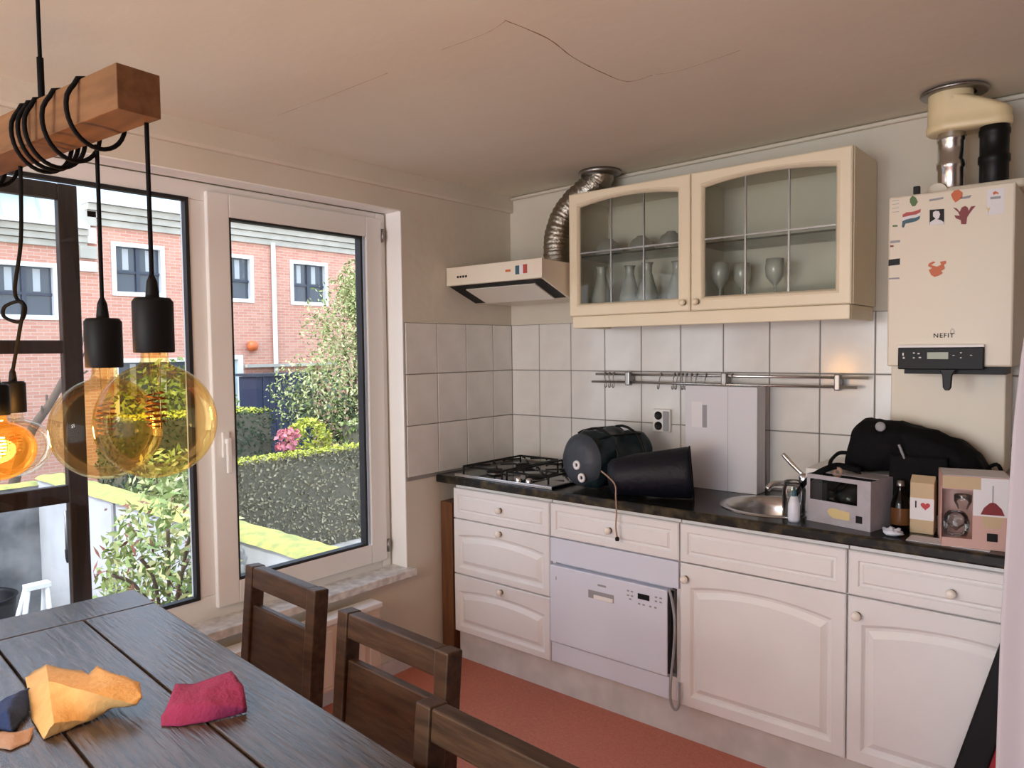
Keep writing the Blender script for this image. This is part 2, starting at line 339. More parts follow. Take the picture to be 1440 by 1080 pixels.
# ================================================================== KITCHEN UNITS
CF = -.6; YD = -.582      # fronts stand at YD
def ring(x0, x1, z0, z1, arch, n=10):
    P = [(x0+(x1-x0)*i/n, z0) for i in range(n)] + [(x1, z0+(z1-arch-z0)*i/n) for i in range(n)]
    P += [(x1-(x1-x0)*i/n, z1-arch*(1-2*i/n)**2) for i in range(n)] + [(x0, z1-arch-(z1-arch-z0)*i/n) for i in range(n)]
    return P
def panel_front(name, m, parent, x0, x1, z0, z1, arch=0, margin=.07, yf=YD, thick=.02, drawer=False, mt=None):
    """raised-and-fielded front: slab, moulded groove that may arch, bevelled centre field"""
    yb = yf+thick; n = 10
    L = [(ring(x0, x1, z0, z1, 0), yb), (ring(x0, x1, z0, z1, 0), yf+.004), (ring(x0+.004, x1-.004, z0+.004, z1-.004, 0), yf)]
    mg = margin; a = arch
    if drawer:
        steps = [(0, 0), (.004, .007), (.011, .007), (.018, .0)]
    else:
        steps = [(-.004, 0), (.001, .004), (.006, .010), (.014, .011), (.017, .009), (.032, .001), (.034, .0)]
    for d, dep in steps: L.append((ring(x0+mg+d, x1-mg-d, z0+mg+d, z1-(mt or mg)-d*(1), a), yf+dep))
    vs = []; 
    for P, y in L: vs += [(x, y, z) for x, z in P]
    N = 4*n; fs = [(i*N+k, i*N+(k+1) % N, (i+1)*N+(k+1) % N, (i+1)*N+k) for i in range(len(L)-1) for k in range(N)]
    fs += [list(range(N)), list(range((len(L)-1)*N, len(L)*N))]
    return MB().add(vs, fs).build(name, m, parent)
def knob(parent, x, z, y=YD, m='knob', r=.015):
    M = Matrix.Rotation(PI/2, 4, 'X')
    k = MB().lathe([(0, .030), (r*.6, .0295), (r*.92, .025), (r, .019), (r*.85, .013), (r*.45, .009), (r*.42, 0)], (x, y, z), 20, M).build('knob', m, parent)
    MB().lathe([(r*.75, 0), (r*.75, .003), (r*.4, .006)], (x, y, z), 16, M).build('rosette', 'brass', k); return k
X0, X1, X2, X3, X4 = .105, .6927, 1.3094, 1.911, 2.512
def body(u, x0, x1): B(x0+.002, x1-.002, YD+.021, -.02, .141, .862).build('body', 'cab_white', u)
# drawer unit
u = thing('drawer_cabinet', 'white three-drawer kitchen base cabinet below the gas hob', 'cabinet', (.4, -.3, .141))
body(u, X0, X1)
d = panel_front('drawer', 'cab_white', u, X0+.002, X1-.003, .697, .843, 0, .03, drawer=True); knob(d, .41, .772)
d = panel_front('drawer', 'cab_white', u, X0+.002, X1-.003, .427, .692, .022, .034, mt=.058); knob(d, .408, .662)
d = panel_front('drawer', 'cab_white', u, X0+.002, X1-.003, .141, .421, .022, .034, mt=.062); knob(d, .411, .392)
# dishwasher housing
u = thing('appliance_cabinet', 'white base cabinet with one drawer above the compact dishwasher', 'cabinet', (1.0, -.3, .141))
mb = MB(); mb.box(X1+.002, X1+.018, YD+.021, -.02, .141, .862); mb.box(X2-.02, X2-.002, YD+.021, -.02, .141, .862); mb.box(X1+.018, X2-.02, -.04, -.02, .141, .862)
mb.box(X1+.018, X2-.02, YD+.021, -.04, .585, .862); mb.box(X1+.018, X2-.02, YD+.021, -.04, .141, .232); mb.build('body', 'cab_white', u)
d = panel_front('drawer', 'cab_white', u, X1+.003, X2-.003, .697, .843, 0, .03, drawer=True); knob(d, 1.0, .770)
B(X1+.003, X2-.003, YD, YD+.02, .588, .692).build('filler_panel', 'cool_white', u, bevel=.002)
B(X1+.003, X2-.045, YD+.003, YD+.02, .145, .232).build('base_panel', 'cool_white', u, bevel=.002)
# dishwasher
dw = thing('dishwasher', 'compact white built-in dishwasher with small dark display', 'dishwasher', (1.0, -.3, .234))
DX0, DX1 = X1+.02, X2-.045
B(DX0, DX1, YD+.03, -.05, .234, .582).build('body', 'cool_white', dw)
fr = B(DX0-.012, DX1, YD-.012, YD+.028, .24, .576).build('door', 'cool_white', dw, bevel=.004)
yy = YD-.0125
hx = at(845, 838, 'y', yy)
B(hx.x-.062, hx.x+.062, yy-.0006, yy+.004, .475, .508).build('handle_recess', 'grey_print', fr)
B(hx.x-.035, hx.x+.058, yy-.004, yy+.002, .474, .492).build('handle', 'white', fr, bevel=.003)
B(hx.x-.015, hx.x+.025, yy-.0008, yy, .532, .540).build('badge', 'grey_print', fr)
dx = at(905, 840, 'y', yy)
B(dx.x-.026, dx.x+.026, yy-.001, yy, dx.z-.010, dx.z+.012).build('display', 'black', fr)
for i, (ax, az) in enumerate([(-.07, .012), (-.052, .012), (-.07, -.006), (-.052, -.006), (-.06, -.02), (.055, .012), (.075, .012), (.055, -.004), (.075, -.004), (.03, -.03), (.052, -.03), (0, -.03), (-.02, -.03)]):
    B(dx.x+ax-.005, dx.x+ax+.005, yy-.001, yy, dx.z+az-.003, dx.z+az+.003).build('button', 'grey_print', fr)
B(DX0+.02, DX0+.024, yy-.0008, yy, .515, .53).build('badge', 'grey_print', fr)
B(DX1, DX1+.012, YD-.006, YD+.02, .25, .57).build('gap_shade', 'black', dw)  # black strip standing in for the shade in the gap beside the door
# hose beside it
hp = [at(941, 828, 'y', -.603), at(946, 850, 'y', -.606), at(949, 880, 'y', -.606), at(947, 920, 'y', -.606), at(943, 960, 'y', -.606), at(943, 985, 'y', -.606), at(949, 998, 'y', -.606), at(955, 990, 'y', -.604), at(955, 960, 'y', -.603)]
tag(MB().tube(smooth_path(hp, 8), .0055, 8).build('drain_hose', 'grey_print'), 'thin grey hose hanging in a loop beside the dishwasher door', 'hose')
# sink cabinet
u = thing('sink_cabinet', 'wide white base cabinet with arched door under the round sink', 'cabinet', (1.6, -.3, .141))
mb = MB(); mb.box(X2+.002, X2+.02, YD+.021, -.02, .141, .862); mb.box(X3-.02, X3-.002, YD+.021, -.02, .141, .862); mb.box(X2+.02, X3-.02, -.04, -.02, .141, .862); mb.box(X2+.02, X3-.02, YD+.021, -.04, .141, .16); mb.box(X2+.02, X3-.02, YD+.021, YD+.04, .80, .862); mb.build('body', 'cab_white', u)
panel_front('false_drawer', 'cab_white', u, X2+.003, X3-.003, .697, .843, 0, .03, drawer=True)
d = panel_front('door', 'cab_white', u, X2+.003, X3-.003, .141, .692, .028, .046, mt=.064); knob(d, 1.338, .636)
u = thing('end_cabinet', 'white base cabinet with drawer and arched door beside the curtain', 'cabinet', (2.2, -.3, .141))
body(u, X3, X4)
d = panel_front('drawer', 'cab_white', u, X3+.003, X4-.003, .697, .843, 0, .03, drawer=True); knob(d, 2.208, .762)
d = panel_front('door', 'cab_white', u, X3+.003, X4-.003, .141, .692, .028, .046, mt=.064); knob(d, 1.944, .634)
struct(B(X0+.01, X4, -.555, -.54, 0, .14).build('trim_4', 'plinth')); D.objects['trim_4'].name = 'baseboard_back'
tag(B(.012, .09, -.575, -.03, 0, .765).build('side_board', 'wood_panel', bevel=.002), 'upright brown wooden board between the drawer cabinet and the wall', 'board')

# worktop with round sink cut-out (built as a grid of pieces around the bowl)
SX, SY, SR = 1.575, -.335, .175
wt = thing('worktop', 'long black speckled granite-look worktop on the base cabinets', 'worktop', (1.28, -.3, .862))
mb = MB(); seg = 48
def sq(k):
    a = 2*PI*k/seg; c, s_ = math.cos(a), math.sin(a); q = .21/max(abs(c), abs(s_)); return (SX+c*q, SY+s_*q)
for z in (.9, .864):
    vs = [(SX+SR*math.cos(2*PI*k/seg), SY+SR*math.sin(2*PI*k/seg), z) for k in range(seg)]+[(*sq(k), z) for k in range(seg)]
    mb.add(vs, [(k, (k+1) % seg, seg+(k+1) % seg, seg+k) for k in range(seg)])
mb.add([(SX+SR*math.cos(2*PI*k/seg), SY+SR*math.sin(2*PI*k/seg), z) for z in (.9, .864) for k in range(seg)], [(k, (k+1) % seg, seg+(k+1) % seg, seg+k) for k in range(seg)])
mb.box(.011, SX-.21, -.592, -.011, .864, .9); mb.box(SX+.21, X4+.05, -.592, -.011, .864, .9); mb.box(SX-.21, SX+.21, -.592, SY-.21, .864, .9); mb.box(SX-.21, SX+.21, SY+.21, -.011, .864, .9)
mb.build('slab', 'granite', wt, fix=False)
mb = MB(); prof = [(-.592, .9), (-.598, .8985), (-.602, .893), (-.602, .869), (-.598, .863), (-.592, .862)]
mb.prism(prof, 'x', .011, X4+.05); mb.build('edge_strip', 'granite_edge', wt)
sk = thing('sink', 'round stainless steel sink set in the black worktop', 'sink', (SX, SY, .74))
MB().lathe([(SR+.022, .9005), (SR+.020, .904), (SR+.004, .905), (SR-.006, .901), (SR-.014, .86), (SR-.03, .775), (SR-.06, .757), (.03, .752), (.02, .750)], (SX, SY, 0), 48).build('bowl', 'steel', sk)
MB().lathe([(0, .754), (.022, .754), (.026, .7515), (.03, .749)], (SX, SY, 0), 20).build('drain', 'steel_dark', sk)
# tap
fp = Vector((1.665, -.255, .9)); tp = thing('kitchen_tap', 'chrome mixer tap with upright lever behind the sink', 'tap', fp)
MB().lathe([(.026, 0), (.026, .008), (.020, .014), (.019, .085), (.021, .09), (.021, .115), (.012, .125), (0, .126)], fp, 20).build('tap_body', 'chrome', tp)
MB().tube(smooth_path([fp+Vector((0, 0, .06)), fp+Vector((-.03, -.03, .085)), fp+Vector((-.08, -.09, .09)), fp+Vector((-.10, -.115, .07))], 6), .011, 12).build('spout', 'chrome', tp)
MB().tube(smooth_path([fp+Vector((0, 0, .115)), fp+Vector((-.03, .0, .14)), fp+Vector((-.085, .01, .19))], 6), [.009]*7+[.010]*6, 10).build('lever', 'chrome', tp)

# gas hob
hb = thing('gas_hob', 'black glass gas hob with iron pan supports and steel front edge', 'hob', (.41, -.33, .9))
B(.125, .705, -.578, -.085, .9, .912).build('glass_plate', 'black_glass', hb, bevel=.003)
B(.122, .708, -.586, -.577, .9, .914).build('front_edge', 'steel', hb, bevel=.002)
for (bx_, by) in [(.26, -.22), (.26, -.44), (.54, -.22), (.52, -.46)]:
    c = (bx_, by, .912); bu = MB().lathe([(.045, 0), (.045, .008), (.034, .012), (.034, .018), (0, .02)], c, 24).build('burner', 'iron', hb)
    MB().lathe([(.05, 0), (.05, .002), (.046, .003)], c, 24).build('burner_ring', 'steel_dark', bu)
def support(x0, x1, y0, y1):
    z = .946; mb = MB(); r = .005
    mb.tube([(x0, y0, z), (x1, y0, z), (x1, y1, z), (x0, y1, z)], r, 6, closed=True)
    cx, cy_ = (x0+x1)/2, (y0+y1)/2
    for (ax, ay) in [(x0, y0), (x1, y0), (x1, y1), (x0, y1)]: mb.tube([(ax, ay, .912), (ax, ay, z)], r, 6)
    for yq in (-.22, -.45):
        for k in range(4):
            a = k*PI/2+PI/4; mb.tube([(cx+.025*math.cos(a), yq+.025*math.sin(a), z+.008), (cx+.1*math.cos(a), yq+.1*math.sin(a), z+.008), (cx+.115*math.cos(a), yq+.11*math.sin(a), z-.002)], .0045, 6)
    return mb.build('pan_support', 'iron', hb)
support(.145, .39, -.545, -.11); support(.42, .66, -.545, -.11)
B(.585, .70, -.572, -.45, .912, .9135).build('control_plate', 'steel_dark', hb)
for k in range(2):
    MB().lathe([(.016, 0), (.016, .012), (.010, .02), (0, .021)], (.50+k*.06, -.556+.0, .912), 16).build('control_knob', 'steel', hb)

# ------------------------------------------------------------------ wall cabinet
UX0, UX1, UX2, UY, UZ0, UZ1 = .6238, 1.2285, 1.8444, -.305, 1.658, 2.213
uc = thing('wall_cabinet', 'wall cabinet, warm light in its colour, with two arched leaded-glass doors', 'cabinet', (1.23, -.15, 1.60))
mb = MB(); mb.box(UX0, UX0+.018, UY, -.009, UZ0, UZ1); mb.box(UX2-.018, UX2, UY, -.009, UZ0, UZ1); mb.box(UX0+.018, UX2-.018, UY, -.009, UZ0, UZ0+.018)
mb.box(UX0+.018, UX2-.018, UY, -.009, UZ1-.018, UZ1); mb.box(UX0+.018, UX2-.018, -.02, -.009, UZ0+.018, UZ1-.018); mb.box(UX1-.008, UX1+.008, UY, -.02, UZ0+.018, UZ1-.018)
mb.build('body', 'cab_inside', uc)
B(UX2, UX2+.003, UY, -.009, UZ0, UZ1).build('side_panel', 'cab_warm_lit', uc); B(UX0-.003, UX0, UY, -.009, UZ0, UZ1).build('side_panel', 'cab_warm_lit', uc)
SHZ = 1.925
for a, b in ((UX0+.02, UX1-.01), (UX1+.01, UX2-.02)): B(a, b, UY+.02, -.022, SHZ, SHZ+.008).build('shelf', 'clear_glass', uc)
mb = MB(); mb.box(UX0+.012, UX2-.006, UY-.012, UY+.006, UZ0-.055, UZ0-.001); mb.box(UX2-.02, UX2-.004, UY+.006, -.012, UZ0-.055, UZ0-.001)
mb.box(UX0+.012, UX0+.028, UY+.006, -.012, UZ0-.055, UZ0-.001); mb.build('valance', 'cab_warm_lit', uc, bevel=.004)
def glass_door(x0, x1, kx):
    yf = UY-.021; yb = UY-.001; mg = .056; mt = .042; arch = .022; n = 10
    L = [(ring(x0+mg, x1-mg, UZ0+mg, UZ1-mt, arch), yb), (ring(x0, x1, UZ0, UZ1, 0), yb), (ring(x0, x1, UZ0, UZ1, 0), yf+.004), (ring(x0+.005, x1-.005, UZ0+.005, UZ1-.005, 0), yf),
         (ring(x0+mg-.016, x1-mg+.016, UZ0+mg-.016, UZ1-mt+.016, arch), yf), (ring(x0+mg-.008, x1-mg+.008, UZ0+mg-.008, UZ1-mt+.008, arch), yf-.004),
         (ring(x0+mg-.003, x1-mg+.003, UZ0+mg-.003, UZ1-mt+.003, arch), yf+.003), (ring(x0+mg, x1-mg, UZ0+mg, UZ1-mt, arch), yf+.010), (ring(x0+mg, x1-mg, UZ0+mg, UZ1-mt, arch), yb)]
    vs = []
    for P, y in L: vs += [(x, y, z) for x, z in P]
    N = 4*n; fs = [(i*N+k, i*N+(k+1) % N, (i+1)*N+(k+1) % N, (i+1)*N+k) for i in range(len(L)-1) for k in range(N)]
    d = MB().add(vs, fs).build('door', 'cab_warm_lit', uc)
    P = ring(x0+mg-.004, x1-mg+.004, UZ0+mg-.004, UZ1-mt+.004, arch)
    mb = MB(); mb.add([(x, yf+.012, z) for x, z in P]+[(x, yf+.0145, z) for x, z in P], [list(range(N)), list(range(N, 2*N))]+[(k, (k+1) % N, N+(k+1) % N, N+k) for k in range(N)])
    mb.build('pane', 'cab_pane', d)
    iw = (x1-x0-2*mg); zt = UZ1-mt-arch*.12
    for q in (1/3, 2/3): B(x0+mg+iw*q-.0035, x0+mg+iw*q+.0035, yf+.010, yf+.017, UZ0+mg, zt).build('lead_bar', 'steel_dark', d)
    zm = UZ0+mg+(UZ1-UZ0-mg-mt)*.5
    B(x0+mg, x1-mg, yf+.0098, yf+.0172, zm-.0035, zm+.0035).build('lead_bar', 'steel_dark', d)
    knob(d, kx, UZ0+.035, yf, 'cab_warm_lit', .014)
glass_door(UX0, UX1-.002, UX1-.028); glass_door(UX1+.002, UX2, UX1+.030)
# glassware inside
def glassware(name, label, cat, prof, x, y, z, group=None, m='clear_glass', n=20):
    m = 'glint_glass'
    return tag(MB().lathe(prof, (x, y, z), n).build(name, m), label, cat, group)
bowl = [(0.0, .082), (.02, .082), (.022, .076), (.04, .066), (.056, .044), (.064, .018), (.068, 0), (.065, 0), (.052, .04), (.036, .06), (0, .072)]
for k, x in enumerate((.74, .90, 1.06)):
    glassware('glass_bowl', 'upturned clear glass bowl on the upper shelf of the left glass door', 'bowl', bowl, x, -.17+.02*(k % 2), SHZ+.009, 'upturned glass bowls on the cabinet shelf')
car = [(0, 0), (.052, 0), (.056, .01), (.05, .06), (.03, .13), (.02, .17), (.022, .20), (.027, .21), (.024, .21), (.018, .18), (.018, .17), (.027, .13), (.046, .06), (.05, .012), (0, .008)]
for k, x in enumerate((.72, .84, .96, 1.08)):
    glassware('glass_carafe', 'clear glass carafe on the cabinet floor behind the left glass door', 'carafe', car, x, -.2+.05*(k % 2), UZ0+.019, 'carafes in the wall cabinet')
gob = [(0, 0), (.034, 0), (.033, .003), (.006, .01), (.005, .07), (.012, .08), (.034, .11), (.038, .14), (.034, .18), (.032, .18), (.036, .14), (.032, .112), (0, .083)]
for k, (x, y) in enumerate([(1.30, -.2), (1.36, -.12), (1.52, -.18)]):
    glassware('wine_glass', 'stemmed glass on the cabinet floor behind the right glass door', 'glass', gob, x, y, UZ0+.019, 'stemmed glasses in the wall cabinet')
for k, x in enumerate((1.63, 1.74)):
    glassware('glass_saucer', 'small flat glass dish at the far end of the cabinet floor', 'dish', [(0, .004), (.03, .004), (.045, .014), (.048, .014), (.032, 0), (0, 0)], x, -.2, UZ0+.019, 'glass dishes in the wall cabinet')

# ------------------------------------------------------------------ extractor hood and duct
hd = thing('extractor_hood', 'cream slimline extractor hood with sloping underside over the hob', 'extractor hood', (.3, -.25, 1.745))
sec = [(-.50, 1.912), (-.502, 1.828), (-.30, 1.748), (-.010, 1.748), (-.010, 1.905)]
x0, x1 = .012, .604
mb = MB(); poly = [(y, z) for y, z in sec]
mb.prism(poly, 'x', x0, x1); mb.build('body', 'hood', hd, bevel=.003)
mb = MB(); mb.box(x0-.002, x1+.002, -.508, -.500, 1.826, 1.914); fa = mb.build('fascia', 'hood', hd, bevel=.002)
def slope(t, off=.0): # point on underside
    a = Vector((0, -.502, 1.828)); b = Vector((0, -.30, 1.748)); q = a.lerp(b, t); n = Vector((0, -(1.828-1.748), -.202)).normalized()
    return q+n*off
mb = MB(); A0, A1 = slope(.22, .007), slope(.96, .007); A2, A3 = slope(.96, -.004), slope(.22, -.004)
mb.add([(x, q.y, q.z) for x in (x0+.085, x1-.075) for q in (A0, A1, A2, A3)], [(0, 1, 2, 3), (4, 5, 6, 7), (0, 1, 5, 4), (1, 2, 6, 5), (2, 3, 7, 6), (3, 0, 4, 7)]); mb.build('filter', 'hood_filter_lit', hd)
for (a, b) in ((x0+.005, x1-.012),):
    A0, A1 = slope(.04, .002), slope(.97, .002)
    MB().add([(x, q.y, q.z) for x in (a, b) for q in (A0, A1, slope(.97, -.004), slope(.04, -.004))], [(0, 1, 2, 3), (4, 5, 6, 7), (0, 1, 5, 4), (1, 2, 6, 5), (2, 3, 7, 6), (3, 0, 4, 7)]).build('dark_underside', 'iron', hd)  # dark sheet added over the sloping underside
for k in range(4): B(.085+k*.018, .095+k*.018, -.511, -.507, 1.860, 1.870).build('switch', 'black', fa)
B(.395, .425, -.510, -.507, 1.866, 1.876).build('badge', 'orange', fa)
stk = B(.455, .525, -.5095, -.507, 1.850, 1.892).build('sticker', 'paper', fa)
B(.455, .478, -.5105, -.5093, 1.850, 1.890).build('print', 'flag_blue', stk); B(.500, .524, -.5105, -.5093, 1.852, 1.892).build('print', 'flag_red', stk)
dc = thing('exhaust_duct', 'crinkled aluminium exhaust duct rising from the hood to the ceiling', 'duct', (.5, -.18, 1.90))
path = smooth_path([(.475, -.21, 1.913), (.468, -.205, 1.98), (.47, -.20, 2.06), (.495, -.18, 2.15), (.55, -.16, 2.22), (.62, -.14, 2.275), (.66, -.13, 2.31), (.668, -.125, 2.35)], 12)
rad_ = [.066+0.0022*math.sin(i*2.1)+.004*noise.noise((i*.35, 0, 0)) for i in range(len(path))]
MB().tube(path, rad_, 24, cap=False).build('flexible_pipe', 'duct', dc)
MB().lathe([(.066, 2.322), (.09, 2.326), (.10, 2.332), (.10, 2.348), (.06, 2.348)], (.665, -.127, 0), 28).build('ceiling_flange', 'steel_dark', dc)

# ------------------------------------------------------------------ boiler
bo = thing('boiler', 'white wall-hung gas boiler covered in stickers above a box cover', 'boiler', (2.15, -.18, 1.0))
BX0, BX1, BY, BZ0, BZ1 = 1.97, 2.325, -.36, 1.437, 2.006
case = B(BX0, BX1, BY, -.03, BZ0, BZ1).build('casing', 'boiler', bo, bevel=.006)
B(1.945, 2.292, -.185, -.01, 1.075, 1.436).build('pipe_cover', 'boiler', bo, bevel=.004)
B(BX0+.05, BX1-.02, -.34, -.19, 1.412, 1.437).build('underside', 'black', bo)
MB().box(BX0+.10, BX1+.012, -.25, -.02, BZ1, BZ1+.03).build('top_cap', 'boiler', bo, bevel=.008)
MB().tube([(BX0+.125, -.255, BZ1+.016), (BX0+.125, -.235, BZ1+.016)], .03, 16).build('cap_screw', 'boiler', bo)
B(BX0-.0, BX1, -.02, -.0095, 1.44, 2.0).build('wall_bracket', 'boiler', bo)
pn = B(2.008, 2.252, BY-.018, BY+.002, 1.428, 1.500).build('control_panel', 'black', bo, bevel=.003)
B(2.008, 2.252, BY-.019, BY-.001, 1.500, 1.508).build('panel_strip', 'white', pn)
py = BY-.0185
B(2.095, 2.155, py-.001, py, 1.462, 1.484).build('display', 'lcd', pn)
for (a, b, w, h) in [(2.024, 1.478, .004, .01), (2.026, 1.466, .005, .006), (2.056, 1.482, .005, .004), (2.056, 1.466, .005, .004), (2.07, 1.48, .006, .004), (2.074, 1.467, .007, .004), (2.19, 1.482, .004, .003), (2.19, 1.466, .004, .003), (2.17, 1.474, .006, .002), (2.218, 1.474, .006, .002)]:
    B(a-w/2, a+w/2, py-.001, py, b-h/2, b+h/2).build('button', 'white', pn)
mb = MB(); mb.prism([(2.128, 1.430), (2.178, 1.430), (2.166, 1.408), (2.164, 1.37), (2.158, 1.360), (2.146, 1.360), (2.140, 1.37), (2.138, 1.408)], 'y', BY-.016, BY-.002); mb.build('pressure_gauge', 'rubber', bo, bevel=.003)
yf = BY-.0008
def onb(px, py_): return at(px, py_, 'y', BY)
text_mesh('NEFIT', .020, 'lettering', 'black', case, Vector((onb(1327, 472).x, yf, onb(1327, 472).z)), FRONT)
c = onb(1339, 467)
MB().tube([(c.x-.004, yf, c.z-.008), (c.x+.006, yf, c.z-.006), (c.x+.005, yf, c.z+.006), (c.x, yf, c.z+.012), (c.x-.005, yf, c.z+.003)], .0009, 5, closed=True).build('emblem', 'grey_print', case)
def sticker(pts, m, parent=None, lift=0, name='sticker'):
    q = [onb(1240+a/7.2, 250+b/7.2) for a, b in pts]
    return MB().prism([(v.x, v.z) for v in q], 'y', yf-.0004-lift, yf+.001).build(name, m, parent or case)
s = sticker([(210, 375), (250, 350), (310, 345), (360, 330), (395, 315), (390, 350), (350, 372), (300, 380), (250, 392), (212, 400)], 'flag_red')
sticker([(212, 400), (250, 392), (300, 380), (350, 372), (390, 350), (388, 385), (340, 405), (290, 412), (240, 425), (210, 440)], 'paper')
sticker([(210, 440), (240, 425), (290, 412), (340, 405), (388, 385), (384, 415), (350, 440), (290, 455), (240, 465), (225, 505), (203, 500)], 'flag_blue')
s = sticker([(485, 325), (632, 315), (632, 470), (485, 480)], 'black')
sticker([(520, 350), (545, 335), (580, 340), (592, 370), (580, 410), (560, 420), (600, 430), (630, 450), (630, 470), (487, 480), (490, 450), (530, 425), (545, 415), (520, 390)], 'paper', s, .0006, 'print')
sticker([(285, 215), (310, 180), (345, 200), (365, 245), (340, 285), (310, 290), (285, 250)], 'green')
sticker([(700, 170), (735, 130), (780, 120), (820, 150), (815, 200), (770, 235), (745, 250), (720, 220)], 'orange')
sticker([(800, 200), (860, 185), (910, 175), (890, 205), (840, 212), (800, 215)], 'grey_print')
sticker([(720, 300), (760, 310), (790, 345), (810, 300), (845, 285), (870, 300), (880, 335), (905, 290), (950, 285), (920, 320), (890, 360), (865, 400), (855, 470), (805, 470), (800, 430), (750, 410), (735, 380), (790, 385), (775, 350)], 'dark_red')
s = sticker([(1070, 120), (1245, 100), (1235, 360), (1065, 380)], 'paper')
sticker([(1125, 150), (1150, 135), (1180, 150), (1185, 170), (1165, 160), (1130, 175)], 'orange', s, .0005, 'print'); sticker([(1100, 195), (1205, 185), (1205, 210), (1100, 220)], 'grey_print', s, .0005, 'print')
sticker([(1048, 275), (1075, 310), (1100, 300), (1085, 340), (1070, 375), (1072, 330)], 'beige_print', s, .0005, 'print')
sticker([(480, 220), (625, 195), (622, 215), (482, 240)], 'grey_print')
sticker([(475, 870), (520, 845), (545, 855), (500, 885), (560, 900), (600, 880), (590, 850), (650, 840), (655, 865), (630, 880), (640, 920), (600, 945), (620, 965), (580, 990), (535, 1005), (500, 985), (475, 935), (510, 915), (470, 895)], 'orange')
sticker([(85, 640), (185, 630), (185, 652), (85, 665)], 'grey_print'); sticker([(70, 830), (185, 815), (183, 880), (68, 893)], 'black')
sticker([(70, 1015), (180, 1008), (178, 1025), (70, 1030)], 'grey_print'); sticker([(85, 685), (120, 683), (120, 700), (85, 702)], 'dark_red'); sticker([(110, 480), (160, 478), (160, 495), (110, 497)], 'green')
for b_ in (235, 270, 310, 350): sticker([(105, b_), (175, b_-10), (175, b_-6), (105, b_+4)], 'grey_print')
tag(B(onb(1283, 264).x, onb(1292, 264).x, BY+.012, BY+.03, BZ1, BZ1+.028).build('magnet_clip', 'black', bevel=.002), 'small black clip standing on top of the boiler casing', 'clip')
# flue
fl = thing('flue_pipes', 'cream flue adaptor with a steel and a black pipe above the boiler', 'flue', (2.18, -.2, 2.03))
PY = -.20
def ribs(x, r): return [(r, 2.037), (r, 2.10), (r*1.1, 2.105), (r*1.1, 2.125), (r, 2.13), (r, 2.19), (r*1.08, 2.195), (r*1.08, 2.21), (r, 2.215), (r, 2.245)]
gx, kx = 2.126, 2.248
MB().lathe(ribs(gx, .041), (gx, PY, 0), 24).build('steel_pipe', 'steel', fl)
MB().lathe(ribs(kx, .042), (kx, PY, 0), 24).build('black_pipe', 'rubber', fl)
prof = []
def hull(r1, r2, n=16):
    P = []
    for k in range(n+1): a = PI/2+PI*k/n; P.append((gx-.005+r1*math.cos(a), PY+r1*math.sin(a)))
    for k in range(n+1): a = -PI/2+PI*k/n; P.append((kx+r2*math.cos(a), PY+r2*math.sin(a)))
    return P
zs = [(2.222, .066, .046, 0), (2.228, .072, .05, 0), (2.246, .072, .05, 0), (2.252, .068, .047, 0), (2.275, .068, .047, 0)]
vs = []; N = None
for z, a, b, _ in zs: P = hull(a, b); N = len(P); vs += [(x, y, z) for x, y in P]
# sloping shoulder: the long oval closes up into the round collar on the left
P0 = hull(.068, .047); n2 = (N-2)//2
P1 = []
for k in range(n2+1): a = PI/2+PI*k/n2; P1.append((gx-.005+.067*math.cos(a), PY+.067*math.sin(a)))
for k in range(n2+1): a = -PI/2+PI*k/n2; P1.append((gx-.005+.067*math.cos(a), PY+.067*math.sin(a)))
NS = 6
for j in range(1, NS+1):
    t_ = j/NS; vs += [(x0*(1-t_)+x1*t_, y0*(1-t_)+y1*t_, 2.275+.060*t_**.8) for (x0, y0), (x1, y1) in zip(P0, P1)]
NR = len(zs)+NS
fs = [(i*N+k, i*N+(k+1) % N, (i+1)*N+(k+1) % N, (i+1)*N+k) for i in range(NR-1) for k in range(N)]+[list(range(N))]
MB().add(vs, fs, True).build('adaptor', 'flue_cream', fl)
MB().lathe([(.0672, 2.32), (.0672, 2.36)], (gx-.005, PY, 0), 28).build('collar', 'flue_cream', fl)
MB().lathe([(.066, 2.352), (.098, 2.350), (.102, 2.355), (.10, 2.362), (.066, 2.362)], (gx+.005, PY, 0), 28).build('ceiling_flange', 'steel_dark', fl)

# ------------------------------------------------------------------ rail with hooks, socket
rl = thing('utensil_rail', 'double steel utensil rail mounted on the wall tiles', 'rail', (1.2, -.05, 1.34))
MB().tube([(.585, -.048, 1.383), (1.835, -.048, 1.383)], .006, 10).build('bar', 'steel', rl)
MB().tube([(.57, -.062, 1.346), (1.80, -.062, 1.346)], .006, 10).build('bar', 'steel', rl)
for x in (.776, 1.258, 1.727):
    mb = MB(); mb.box(x-.012, x+.012, -.074, -.040, 1.332, 1.398); mb.box(x-.007, x+.007, -.041, -.0085, 1.352, 1.380); mb.build('bracket', 'steel_dark', rl, bevel=.005)
def hook(x, kind):
    y0, z = (-.048, 1.383) if kind else (-.062, 1.346)
    q = []; dx = random.uniform(-.012, .012)
    for k in range(9): a = PI*k/8*1.15; q.append((x, y0+.0095*math.cos(a), z+.0095*math.sin(a)))
    q += [(x+dx*.5, y0-.014, z-.022), (x+dx, y0-.010, z-.044)]
    for k in range(9): a = PI*1.15*k/8; q.append((x+dx+.004*k/8, y0-.021+.011*math.cos(a), z-.052-.011*math.sin(a)))
    return MB().tube(smooth_path(q, 3), .0027, 6).build('rail_hook', 'steel_dark')
